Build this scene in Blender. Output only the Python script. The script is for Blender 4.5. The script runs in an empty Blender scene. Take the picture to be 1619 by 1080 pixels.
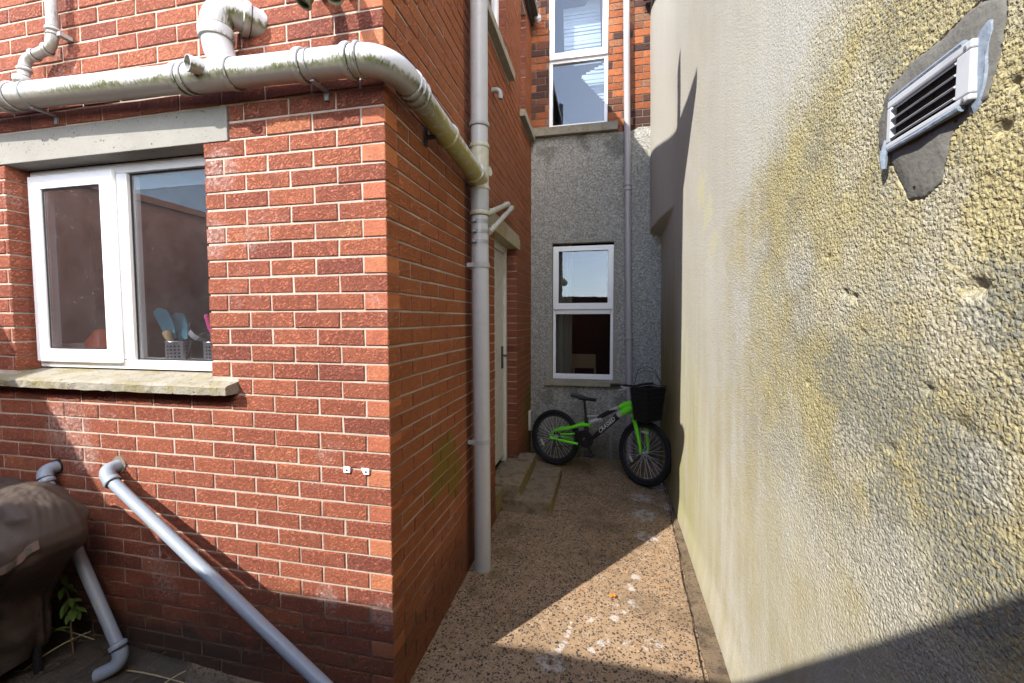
import bpy, bmesh, math, random
import numpy as np
from mathutils import Vector, Matrix, Quaternion
random.seed(7)
R = math.radians
SC = bpy.context.scene
COL = SC.collection

# ------------------------------------------------------------------ camera
cam_d = bpy.data.cameras.new("camera")
cam = bpy.data.objects.new("camera", cam_d); COL.objects.link(cam)
cam_d.sensor_width = 36.0
cam_d.lens = 675.696 / 1619 * 36.0
cam_d.clip_start = 0.02; cam_d.clip_end = 500
YAW, PITCH, ROLL = 0.2133, -0.0514, -0.0015
cam.matrix_world = (Matrix.Translation((0.8706, -1.611, 1.5369)) @ Matrix.Rotation(YAW, 4, 'Z')
                    @ Matrix.Rotation(math.pi / 2 + PITCH, 4, 'X') @ Matrix.Rotation(ROLL, 4, 'Z'))
SC.camera = cam

# ------------------------------------------------------------------ world, sun, exposure
SUN_EL, SUN_H = R(38.5), Vector((0.584, 0.811))          # horizontal travel of the light
world = bpy.data.worlds.new("World"); SC.world = world; world.use_nodes = True
wn = world.node_tree.nodes; wl = world.node_tree.links
sky = wn.new('ShaderNodeTexSky'); sky.sky_type = 'NISHITA'; sky.sun_disc = False
sky.sun_elevation = SUN_EL; sky.sun_rotation = R(180 - 35.8)
sky.air_density = 1.0; sky.dust_density = 1.5; sky.ozone_density = 1.0
bg = wn['Background']; bg.inputs['Strength'].default_value = 0.15
wl.new(sky.outputs[0], bg.inputs['Color'])
sun_d = bpy.data.lights.new("sun", 'SUN'); sun_d.energy = 2.0; sun_d.angle = R(0.5)
sun_d.color = (1.0, 0.955, 0.88)
sun = bpy.data.objects.new("sun", sun_d); COL.objects.link(sun); sun.location = (-4, -6, 9)
trav = Vector((SUN_H.x * math.cos(SUN_EL), SUN_H.y * math.cos(SUN_EL), -math.sin(SUN_EL)))
sun.rotation_euler = trav.to_track_quat('-Z', 'Y').to_euler()
vs = SC.view_settings; vs.view_transform = 'Standard'; vs.look = 'None'; vs.gamma = 1; vs.exposure = 2.3
SC.render.engine = 'CYCLES'
cy = SC.cycles; cy.max_bounces = 12; cy.diffuse_bounces = 8; cy.glossy_bounces = 4
cy.transparent_max_bounces = 12; cy.use_denoising = True; cy.caustics_reflective = False

# ------------------------------------------------------------------ node helper
class NM:
    def __init__(s, name, rough=0.8, spec=0.3):
        s.m = bpy.data.materials.new(name); s.m.use_nodes = True
        s.t = s.m.node_tree; s.N = s.t.nodes; s.L = s.t.links
        s.b = s.N['Principled BSDF']; s.out = s.N['Material Output']
        s.b.inputs['Roughness'].default_value = rough
        s.b.inputs['Specular IOR Level'].default_value = spec
        s._p = None
    def put(s, sock, v):
        if v is None: return
        if isinstance(v, bpy.types.NodeSocket): s.L.new(v, sock)
        elif isinstance(v, (tuple, list)):
            sock.default_value = (*v, 1.0) if sock.type == 'RGBA' and len(v) == 3 else v
        else: sock.default_value = v
    def geo(s):
        if s._p is None: s._p = s.N.new('ShaderNodeNewGeometry')
        return s._p
    @property
    def pos(s): return s.geo().outputs['Position']
    def sep(s, v):
        n = s.N.new('ShaderNodeSeparateXYZ'); s.put(n.inputs[0], v); return n.outputs
    def comb(s, x, y, z):
        n = s.N.new('ShaderNodeCombineXYZ')
        for i, v in enumerate((x, y, z)): s.put(n.inputs[i], v)
        return n.outputs[0]
    def M(s, op, a, b=None, c=None, clamp=False):
        n = s.N.new('ShaderNodeMath'); n.operation = op; n.use_clamp = clamp
        s.put(n.inputs[0], a); s.put(n.inputs[1], b)
        if c is not None: s.put(n.inputs[2], c)
        return n.outputs[0]
    def VM(s, op, a, b=None, scale=None):
        n = s.N.new('ShaderNodeVectorMath'); n.operation = op
        s.put(n.inputs[0], a)
        if b is not None: s.put(n.inputs[1], b)
        if scale is not None: s.put(n.inputs['Scale'], scale)
        return n.outputs['Value'] if op in ('LENGTH', 'DISTANCE', 'DOT_PRODUCT') else n.outputs[0]
    def scl(s, v, sc):
        return s.VM('MULTIPLY', v, sc)
    def noise(s, vec, scale=5, det=3, rough=0.55, dist=0, col=False):
        n = s.N.new('ShaderNodeTexNoise'); s.put(n.inputs['Vector'], vec)
        n.inputs['Scale'].default_value = scale; n.inputs['Detail'].default_value = det
        n.inputs['Roughness'].default_value = rough; n.inputs['Distortion'].default_value = dist
        return n.outputs['Color'] if col else n.outputs['Fac']
    def voro(s, vec, scale, feat='F1', out='Distance', rnd=1.0):
        n = s.N.new('ShaderNodeTexVoronoi'); n.feature = feat; s.put(n.inputs['Vector'], vec)
        n.inputs['Scale'].default_value = scale; n.inputs['Randomness'].default_value = rnd
        return n.outputs[out]
    def ss(s, v, a, b):                         # smoothstep a..b -> 0..1
        n = s.N.new('ShaderNodeMapRange'); n.interpolation_type = 'SMOOTHSTEP'
        if a > b:
            n.inputs['To Min'].default_value = 1; n.inputs['To Max'].default_value = 0; a, b = b, a
        s.put(n.inputs['Value'], v); n.inputs['From Min'].default_value = a; n.inputs['From Max'].default_value = b
        return n.outputs[0]
    def mix(s, f, a, b, mode='MIX'):
        n = s.N.new('ShaderNodeMix'); n.data_type = 'RGBA'; n.blend_type = mode
        s.put(n.inputs[0], f); s.put(n.inputs[6], a); s.put(n.inputs[7], b); return n.outputs[2]
    def ramp(s, f, stops):
        n = s.N.new('ShaderNodeValToRGB'); s.put(n.inputs[0], f); e = n.color_ramp.elements
        while len(e) < len(stops): e.new(0.5)
        for el, (p, c) in zip(e, stops): el.position = p; el.color = (*c, 1)
        return n.outputs[0]
    def attr(s, name, out='Color'):
        n = s.N.new('ShaderNodeAttribute'); n.attribute_name = name; return n.outputs[out]
    def col(s, v): s.put(s.b.inputs['Base Color'], v); return s
    def rough(s, v): s.put(s.b.inputs['Roughness'], v); return s
    def bump(s, h, dist=0.004, st=1.0, prev=None):
        n = s.N.new('ShaderNodeBump'); n.inputs['Distance'].default_value = dist
        n.inputs['Strength'].default_value = st; s.put(n.inputs['Height'], h)
        if prev is not None: s.L.new(prev, n.inputs['Normal'])
        s.L.new(n.outputs[0], s.b.inputs['Normal']); return n.outputs[0]
    def splat(s, base, pts, wob=0.03, wscale=30):
        """mask of irregular patches round the given points (x,y,z,r)"""
        nz = s.M('SUBTRACT', s.noise(s.pos, wscale, 4, 0.65), 0.5); acc = None
        for (x, y, z, r) in pts:
            d = s.VM('DISTANCE', s.pos, (x, y, z))
            d = s.M('MULTIPLY_ADD', nz, wob * 4, d)
            k = s.ss(d, r * 1.15, r * 0.55)
            acc = k if acc is None else s.M('MAXIMUM', acc, k)
        return acc

# ------------------------------------------------------------------ mesh helpers
WLOC = {}
class MB:
    def __init__(s): s.v = []; s.f = []; s.fa = []
    def add(s, vs, fs, a=None):
        o = len(s.v); s.v += [tuple(p) for p in vs]
        s.f += [tuple(i + o for i in f) for f in fs]; s.fa += [a] * len(fs); return s
    def box(s, x0, x1, y0, y1, z0, z1, a=None):
        return s.add([(x0,y0,z0),(x1,y0,z0),(x1,y1,z0),(x0,y1,z0),(x0,y0,z1),(x1,y0,z1),(x1,y1,z1),(x0,y1,z1)],
              [(0,3,2,1),(4,5,6,7),(0,1,5,4),(1,2,6,5),(2,3,7,6),(3,0,4,7)], a)
    def obox(s, c, ax, ay, az, hx, hy, hz):     # oriented box
        c, ax, ay, az = (Vector(q) for q in (c, ax, ay, az)); P = []
        for dz in (-1, 1):
            for dx, dy in ((-1,-1),(1,-1),(1,1),(-1,1)):
                P.append(c + ax*hx*dx + ay*hy*dy + az*hz*dz)
        return s.add(P, [(0,3,2,1),(4,5,6,7),(0,1,5,4),(1,2,6,5),(2,3,7,6),(3,0,4,7)])
    def frame(s, x0, x1, z0, z1, w, y0, y1, wt=None, wb=None):
        """picture frame in an XZ plane, w border width"""
        wt = wt or w; wb = wb or w
        o = [(x0,z0),(x1,z0),(x1,z1),(x0,z1)]; i = [(x0+w,z0+wb),(x1-w,z0+wb),(x1-w,z1-wt),(x0+w,z1-wt)]
        P = [(x,y0,z) for x,z in o] + [(x,y0,z) for x,z in i] + [(x,y1,z) for x,z in o] + [(x,y1,z) for x,z in i]
        F = []
        for k in range(4):
            j = (k+1) % 4
            F += [(k,j,4+j,4+k), (8+j,8+k,12+k,12+j), (j,k,8+k,8+j), (4+k,4+j,12+j,12+k)]
        return s.add(P, F)
    def tube(s, pts, r, seg=18, cap=True, inner=None):
        pts = [Vector(p) for p in pts]; n = len(pts)
        rr = r if isinstance(r, (list, tuple)) else [r] * n
        T = []
        for i in range(n):
            a = pts[max(i-1, 0)]; b = pts[min(i+1, n-1)]; t = (b - a)
            T.append(t.normalized() if t.length > 1e-9 else (T[-1] if T else Vector((0,0,1))))
        u = T[0].orthogonal().normalized(); P = []; prev = T[0]
        for i in range(n):
            q = prev.rotation_difference(T[i]); u = q @ u; u = (u - T[i]*u.dot(T[i])).normalized(); prev = T[i]
            w = T[i].cross(u)
            for k in range(seg):
                a = 2*math.pi*k/seg; P.append(pts[i] + (u*math.cos(a) + w*math.sin(a))*rr[i])
        F = []
        for i in range(n-1):
            for k in range(seg):
                j = (k+1) % seg; F.append((i*seg+k, i*seg+j, (i+1)*seg+j, (i+1)*seg+k))
        if cap:
            F.append(tuple(range(seg-1, -1, -1))); F.append(tuple(range((n-1)*seg, n*seg)))
        return s.add(P, F)
    def ring(s, c, n, R_, r, seg=40, sub=10, sq=1.0, rad=None):
        c, n = Vector(c), Vector(n).normalized(); u = n.orthogonal().normalized(); w = n.cross(u); P = []
        for i in range(seg):
            a = 2*math.pi*i/seg; d = u*math.cos(a) + w*math.sin(a)
            for k in range(sub):
                b = 2*math.pi*k/sub; q = rad(i, k) if rad else 1.0
                P.append(c + d*(R_ + r*q*math.cos(b)) + n*(r*sq*q*math.sin(b)))
        F = []
        for i in range(seg):
            for k in range(sub):
                i2, k2 = (i+1) % seg, (k+1) % sub
                F.append((i*sub+k, i2*sub+k, i2*sub+k2, i*sub+k2))
        return s.add(P, F)
    def prism(s, poly, axis, a0, a1):
        n = len(poly)
        def p3(u, v, a):
            return {'X': (a,u,v), 'Y': (u,a,v), 'Z': (u,v,a)}[axis]
        P = [p3(u,v,a0) for u,v in poly] + [p3(u,v,a1) for u,v in poly]
        F = [tuple(range(n)), tuple(range(2*n-1, n-1, -1))] + [(i, (i+1)%n + 0, (i+1)%n + n, i+n) for i in range(n)]
        return s.add(P, F)
    def build(s, name, mat, parent=None, smooth=False, bevel=0, origin=None, fix=True, sub=0, angle=35):
        me = bpy.data.meshes.new(name)
        V = np.array(s.v, dtype=float)
        if parent is not None: o = Vector(WLOC[parent.name])
        elif origin is not None: o = Vector(origin)
        else:
            lo, hi = V.min(0), V.max(0); o = Vector(((lo[0]+hi[0])/2, (lo[1]+hi[1])/2, lo[2]))
        me.from_pydata((V - np.array(o)).tolist(), [], s.f)
        if any(a is not None for a in s.fa):
            at = me.attributes.new('bc', 'FLOAT_COLOR', 'FACE')
            arr = np.array([(a if a is not None else (0.5,0.5,0.5)) + (1.0,) for a in s.fa], dtype=np.float32)
            at.data.foreach_set('color', arr.ravel())
        if fix:
            b = bmesh.new(); b.from_mesh(me); bmesh.ops.recalc_face_normals(b, faces=b.faces); b.to_mesh(me); b.free()
        if smooth:
            me.polygons.foreach_set('use_smooth', [True]*len(me.polygons))
            if angle < 180: me.set_sharp_from_angle(angle=R(angle))
        me.materials.append(mat)
        ob = bpy.data.objects.new(name, me); COL.objects.link(ob)
        if parent is not None: ob.parent = parent
        else: ob.location = o
        WLOC[ob.name] = tuple(o)
        if bevel:
            m = ob.modifiers.new('bevel', 'BEVEL'); m.width = bevel; m.segments = 2; m.limit_method = 'ANGLE'
        if sub:
            m = ob.modifiers.new('sub', 'SUBSURF'); m.levels = sub; m.render_levels = sub
        return ob

def tag(o, label=None, cat=None, group=None, kind=None):
    if label: o['label'] = label
    if cat: o['category'] = cat
    if group: o['group'] = group
    if kind: o['kind'] = kind
    return o
def thing(name, label, cat, loc, group=None):
    o = bpy.data.objects.new(name, None); COL.objects.link(o); o.location = loc; o.empty_display_size = 0.1
    WLOC[o.name] = tuple(loc); return tag(o, label, cat, group)
def part(name, mat, parent, fn, **k):
    m = MB(); fn(m); return m.build(name, mat, parent, **k)
def arc(p0, c, p1, n=10):                      # quarter-ish bend p0 -> p1 with control corner c
    p0, c, p1 = Vector(p0), Vector(c), Vector(p1); out = []
    for i in range(n+1):
        t = i/n; k = 0.25
        out.append(((1-t)**2)*p0 + 2*t*(1-t)*(c*0.93 + (p0+p1)*0.035) + t*t*p1)
    return out

# ---- numpy noise for real relief
def _h(ix, iy, s):
    n = (ix.astype(np.int64)*374761393 + iy.astype(np.int64)*668265263 + s*974634777) & 0x7fffffff
    n = ((n ^ (n >> 13))*1274126177) & 0x7fffffff
    return ((n ^ (n >> 16)) & 0xffff)/65535.0
def vnoise(x, y, s=0):
    ix, iy = np.floor(x), np.floor(y); fx, fy = x-ix, y-iy
    fx = fx*fx*(3-2*fx); fy = fy*fy*(3-2*fy)
    a, b, c, d = _h(ix,iy,s), _h(ix+1,iy,s), _h(ix,iy+1,s), _h(ix+1,iy+1,s)
    return (a*(1-fx)+b*fx)*(1-fy) + (c*(1-fx)+d*fx)*fy
def fbm(x, y, o=4, s=0):
    v = 0; a = 0.5
    for k in range(o): v = v + a*vnoise(x*2**k, y*2**k, s+k); a *= 0.5
    return v
def worley(x, y, s=0):
    ix, iy = np.floor(x), np.floor(y); best = np.full(x.shape, 9.0)
    for dx in (-1,0,1):
        for dy in (-1,0,1):
            cx, cyy = ix+dx, iy+dy
            px = cx + _h(cx,cyy,s); py = cyy + _h(cx,cyy,s+57)
            best = np.minimum(best, (px-x)**2 + (py-y)**2)
    return np.sqrt(best)
def sstep(v, a, b):
    t = np.clip((v-a)/(b-a), 0, 1); return t*t*(3-2*t)

# ------------------------------------------------------------------ materials
def mat_brick(old=False):
    n = NM('old_brick' if old else 'brick', 0.85, 0.25)
    a = n.sep(n.attr('bc')); p = n.sep(n.pos)
    off = n.VM('MULTIPLY', n.attr('bc'), (37.0, 53.0, 71.0)); q = n.VM('ADD', n.pos, off)
    big = n.noise(q, 9, 3); fine = n.noise(q, 60, 4, 0.65)
    if old:
        c = n.ramp(a[0], [(0.0,(0.07,0.035,0.03)),(0.3,(0.16,0.07,0.045)),(0.45,(0.40,0.125,0.05)),(0.8,(0.52,0.165,0.058)),(1,(0.34,0.19,0.11))])
        c = n.mix(n.ss(fine, 0.5, 0.75), c, (0.10,0.06,0.05))
    else:
        c = n.ramp(a[0], [(0.0,(0.23,0.066,0.042)),(0.06,(0.31,0.090,0.051)),(0.5,(0.355,0.107,0.057)),(0.92,(0.395,0.124,0.063)),(1,(0.45,0.165,0.078))])
        c = n.mix(n.M('MULTIPLY', n.ss(big, 0.45, 0.75), 0.5), c, (0.26,0.075,0.050))
        c = n.mix(n.M('MULTIPLY', n.ss(n.noise(q, 130, 3, 0.65), 0.50, 0.68), 0.6), c, (0.50,0.205,0.155))
        c = n.mix(n.M('MULTIPLY', n.ss(n.noise(q, 150, 3, 0.6), 0.58, 0.72), 0.42), c, (0.14,0.042,0.030))
        # lime bloom
        ef = n.M('MULTIPLY', n.ss(n.noise(n.pos, 2.2, 4, 0.7), 0.56, 0.72), n.ss(fine, 0.42, 0.6))
        ef = n.M('MAXIMUM', ef, n.M('MULTIPLY', n.splat(None, [(-1.78,0,1.0,.16),(-1.68,0,.86,.1),(-.86,0,1.9,.1),(-.8,0,2.2,.1),(-.3,0,.30,.05),(-.05,0,.27,.07),(-.32,0,.32,.05)], .03, 40), n.ss(fine, 0.35, 0.62)))
        c = n.mix(n.M('MULTIPLY', ef, 0.6), c, (0.55,0.42,0.38))
        # green growth on the passage side and damp at the foot
        g = n.splat(None, [(0,.60,.74,.16),(0,.78,.60,.14),(0,.5,.66,.12),(0,.7,.8,.1),(0,3.3,.5,.3),(0,3.4,.1,.3)], .05, 9)
        c = n.mix(n.M('MULTIPLY', g, 0.7), c, (0.17,0.13,0.015))
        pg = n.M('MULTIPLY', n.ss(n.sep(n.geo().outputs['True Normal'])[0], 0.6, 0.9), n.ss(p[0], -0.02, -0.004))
        c = n.mix(n.M('MULTIPLY', pg, 0.58), c, (0.47,0.148,0.028))  # warm bounce light on the passage faces, put into the brick colour
        c = n.mix(n.M('MULTIPLY', g, 0.6), c, (0.23,0.175,0.018))
        dk = n.M('MULTIPLY', n.ss(p[1], 0.99, 1.01), n.ss(p[1], 1.135, 1.10))  # strip by the stack: pipe's shade and some staining, painted into the brick
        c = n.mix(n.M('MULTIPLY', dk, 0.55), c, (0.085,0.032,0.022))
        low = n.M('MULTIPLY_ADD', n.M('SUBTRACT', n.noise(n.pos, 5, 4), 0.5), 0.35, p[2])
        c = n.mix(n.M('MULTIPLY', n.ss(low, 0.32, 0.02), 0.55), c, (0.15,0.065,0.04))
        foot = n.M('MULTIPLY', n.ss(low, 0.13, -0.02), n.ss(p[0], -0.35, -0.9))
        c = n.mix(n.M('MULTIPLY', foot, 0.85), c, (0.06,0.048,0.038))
        ms = n.ss(n.noise(n.pos, 14, 3), 0.62, 0.7)
        c = n.mix(n.M('MULTIPLY', n.M('MULTIPLY', ms, n.ss(low, 0.4, 0.1)), 0.6), c, (0.10,0.10,0.03))
    n.col(c)
    # drag-faced (rustic) creases running aslant
    rot = n.N.new('ShaderNodeVectorRotate'); rot.rotation_type = 'EULER_XYZ'
    n.put(rot.inputs['Vector'], q); rot.inputs['Rotation'].default_value = (R(-24), R(24), 0)
    st = n.scl(rot.outputs[0], (58, 58, 185))
    cr = n.noise(st, 1.0, 3, 0.55, 0.9)
    rid = n.M('ABSOLUTE', n.M('SUBTRACT', cr, 0.5))
    h = n.M('ADD', n.M('MULTIPLY', n.ss(rid, 0.0, 0.09), n.M('MULTIPLY_ADD', a[1], 0.75, 0.08)), n.M('MULTIPLY', fine, 0.35))
    n.bump(h, 0.017 if not old else 0.008, 1.0)
    return n.m
def mat_mortar(old=False):
    n = NM('old_mortar' if old else 'mortar', 0.95, 0.1); p = n.sep(n.pos)
    f = n.noise(n.pos, 120, 3)
    c = n.mix(n.M('MULTIPLY_ADD', n.noise(n.pos, 4, 4, 0.7), 1.2, n.M('MULTIPLY_ADD', f, 0.6, -0.45), clamp=True), (0.26,0.20,0.155), (0.54,0.46,0.39)) if not old else n.mix(f, (0.11,0.09,0.075), (0.24,0.20,0.165))
    if not old:
        g = n.splat(None, [(0,.60,.74,.18),(0,.78,.60,.16),(0,.5,.66,.12)], .05, 9)
        c = n.mix(n.M('MULTIPLY', g, 0.6), c, (0.3,0.24,0.05))
        low = n.M('MULTIPLY_ADD', n.M('SUBTRACT', n.noise(n.pos, 5, 4), 0.5), 0.35, p[2])
        c = n.mix(n.M('MULTIPLY', n.ss(low, 0.36, 0.16), 0.85), c, (0.085,0.062,0.045))
        gj = n.ss(n.noise(n.pos, 7, 3), 0.60, 0.70)
        c = n.mix(n.M('MULTIPLY', gj, 0.5), c, (0.22,0.21,0.12))
    n.col(c); n.bump(f, 0.003, 0.8); return n.m
def mat_simple(name, c, rough=0.5, spec=0.4, metal=0.0, var=0.0, scale=20, bump=0, dark=None):
    n = NM(name, rough, spec); n.b.inputs['Metallic'].default_value = metal
    if var:
        f = n.noise(n.pos, scale, 4, 0.6)
        d = dark or tuple(x*0.45 for x in c)
        n.col(n.mix(n.M('MULTIPLY', n.ss(f, 0.45, 0.75), var), c, d))
        if bump: n.bump(f, bump, 0.7)
    else: n.col(c)
    return n.m
def mat_pipe(name, c, algae=0.0, dirt=0.35):
    n = NM(name, 0.38, 0.45); f = n.noise(n.pos, 16, 4, 0.65); g = n.noise(n.pos, 70, 3)
    cc = n.mix(n.M('MULTIPLY', n.ss(f, 0.5, 0.75), dirt), c, (0.30,0.29,0.26))
    cc = n.mix(n.M('MULTIPLY', n.ss(g, 0.62, 0.72), dirt*0.8), cc, (0.22,0.21,0.18))
    if algae:
        nz = n.sep(n.geo().outputs['Normal'])[2]; p = n.sep(n.pos)
        stv = n.comb(n.M('MULTIPLY', p[0], 130), n.M('MULTIPLY', p[1], 130), n.M('MULTIPLY', p[2], 28))
        st = n.noise(stv, 1.0, 3, 0.6)
        amt = n.noise(n.pos, 5.5, 3)
        t = n.M('MULTIPLY', nz, -1.0)
        tt = n.M('ADD', t, n.M('ADD', n.M('MULTIPLY', n.M('SUBTRACT', st, 0.5), 1.1), n.M('MULTIPLY', n.M('SUBTRACT', amt, 0.5), 1.5)))
        k = n.M('MULTIPLY', n.ss(tt, 0.04, 0.42), n.ss(t, 0.85, 0.40))
        k = n.M('MULTIPLY', k, n.M('MULTIPLY_ADD', n.ss(n.noise(n.pos, 45, 4, 0.7), 0.35, 0.6), 0.4, 0.65))
        k = n.M('MULTIPLY', k, n.M('MULTIPLY_ADD', n.ss(p[0], -1.9, -1.3), 0.75, 0.25))
        film = n.M('MULTIPLY', n.ss(n.M('MULTIPLY_ADD', amt, 0.4, t), 0.30, 0.75), 0.6)
        cc = n.mix(film, cc, (0.20,0.155,0.095))
        # the sheltered run down the side of the house is greener all over
        side = n.M('MULTIPLY', n.ss(p[1], 0.02, 0.3), n.ss(n.M('MULTIPLY_ADD', n.noise(n.pos, 24, 4, 0.7), 0.9, n.M('MULTIPLY', nz, -0.10)), 0.37, 0.55))
        k = n.M('MULTIPLY', n.M('MAXIMUM', k, n.M('MULTIPLY', side, 0.85)), algae)
        gc = n.mix(n.noise(n.pos, 40, 3), (0.030,0.038,0.008), (0.11,0.115,0.030))
        gc = n.mix(n.M('MULTIPLY', n.ss(p[1], 0.05, 0.4), 0.75), gc, (0.34,0.29,0.05))
        cc = n.mix(k, cc, gc); n.rough(n.M('MULTIPLY_ADD', k, 0.4, 0.36))
    n.col(cc); return n.m
def mat_concrete(name, a, b, sp=0.3, moss=0.0, bump=0.004, agg=0.0):
    n = NM(name, 0.92, 0.2); f = n.noise(n.pos, 6, 5, 0.65); g = n.noise(n.pos, 90, 3, 0.6); v = n.voro(n.pos, 55)
    c = n.mix(f, a, b); c = n.mix(n.M('MULTIPLY', n.ss(g, 0.6, 0.72), sp), c, tuple(x*0.35 for x in a))
    if moss:
        k = n.M('MULTIPLY', n.ss(n.noise(n.pos, 9, 4, 0.7), 0.44, 0.62), moss); c = n.mix(k, c, (0.16,0.13,0.02))
    if agg:
        ww = n.VM('ADD', n.pos, n.scl(n.VM('SUBTRACT', n.noise(n.pos, 75, 3, col=True), (0.5,0.5,0.5)), (0.022,0.022,0.022)))
        cc = n.sep(n.voro(ww, 70, out='Color')); k = n.M('MULTIPLY', n.M('GREATER_THAN', cc[0], 0.6), n.ss(n.voro(ww, 70), 0.42, 0.3))
        c = n.mix(n.M('MULTIPLY', n.M('MULTIPLY', k, n.ss(n.noise(n.pos, 7, 3), .38, .6)), agg), c, (0.03,0.026,0.022))
        c = n.mix(n.M('MULTIPLY', n.ss(n.noise(n.pos, 11, 5, .7), .48, .66), .6), c, tuple(x*.42 for x in a))
    pits = n.ss(v, 0.28, 0.12)
    pits = n.M('MULTIPLY', pits, n.ss(n.noise(n.pos, 25, 2), 0.55, 0.62))
    c = n.mix(pits, c, (0.06,0.055,0.05)); n.col(c)
    n.bump(n.M('SUBTRACT', n.M('MULTIPLY_ADD', g, 0.5, f), pits), bump, 0.8); return n.m
def mat_glass(name='glass', tint=(0.86,0.9,0.92), dirt=0.0, refl=1.0):
    n = NM(name); N, L = n.N, n.L
    tr = N.new('ShaderNodeBsdfTransparent'); tr.inputs[0].default_value = (*tint, 1)
    gl = N.new('ShaderNodeBsdfGlossy'); gl.inputs['Roughness'].default_value = 0.006; gl.inputs[0].default_value = (1,1,1,1)
    fr = N.new('ShaderNodeFresnel'); L.new(n.M('MULTIPLY_ADD', n.geo().outputs['Backfacing'], 1/1.55-1.55, 1.55), fr.inputs[0])
    fac = n.M('MULTIPLY_ADD', fr.outputs[0], 1.9*refl, 0.05*refl, clamp=True)
    nn = n.noise(n.pos, 3.0, 2); bp = N.new('ShaderNodeBump'); bp.inputs['Distance'].default_value = 0.0015; bp.inputs['Strength'].default_value = 0.4
    L.new(nn, bp.inputs['Height']); L.new(bp.outputs[0], gl.inputs['Normal'])
    mx = N.new('ShaderNodeMixShader'); L.new(fac, mx.inputs[0]); L.new(tr.outputs[0], mx.inputs[1]); L.new(gl.outputs[0], mx.inputs[2])
    last = mx.outputs[0]
    if dirt:
        di = N.new('ShaderNodeBsdfDiffuse'); di.inputs[0].default_value = (0.7,0.7,0.7,1)
        sp = n.M('MULTIPLY', n.ss(n.noise(n.pos, 170, 2, 0.5), 0.69, 0.75), n.ss(n.noise(n.pos, 6, 4, .7), 0.40, 0.65))
        film = n.M('MULTIPLY_ADD', n.noise(n.pos, 6, 4, 0.7), 0.028, n.M('MULTIPLY', sp, 0.5))
        m2 = N.new('ShaderNodeMixShader'); L.new(n.M('MULTIPLY', film, dirt), m2.inputs[0]); L.new(last, m2.inputs[1]); L.new(di.outputs[0], m2.inputs[2]); last = m2.outputs[0]
    L.new(last, n.out.inputs[0]); return n.m
def mat_upvc():
    n = NM('white_upvc', 0.3, 0.5); f = n.noise(n.pos, 9, 4, 0.7)
    n.col(n.mix(n.M('MULTIPLY', n.ss(f, 0.5, 0.8), 0.25), (0.80,0.80,0.80), (0.55,0.53,0.48))); return n.m
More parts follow.
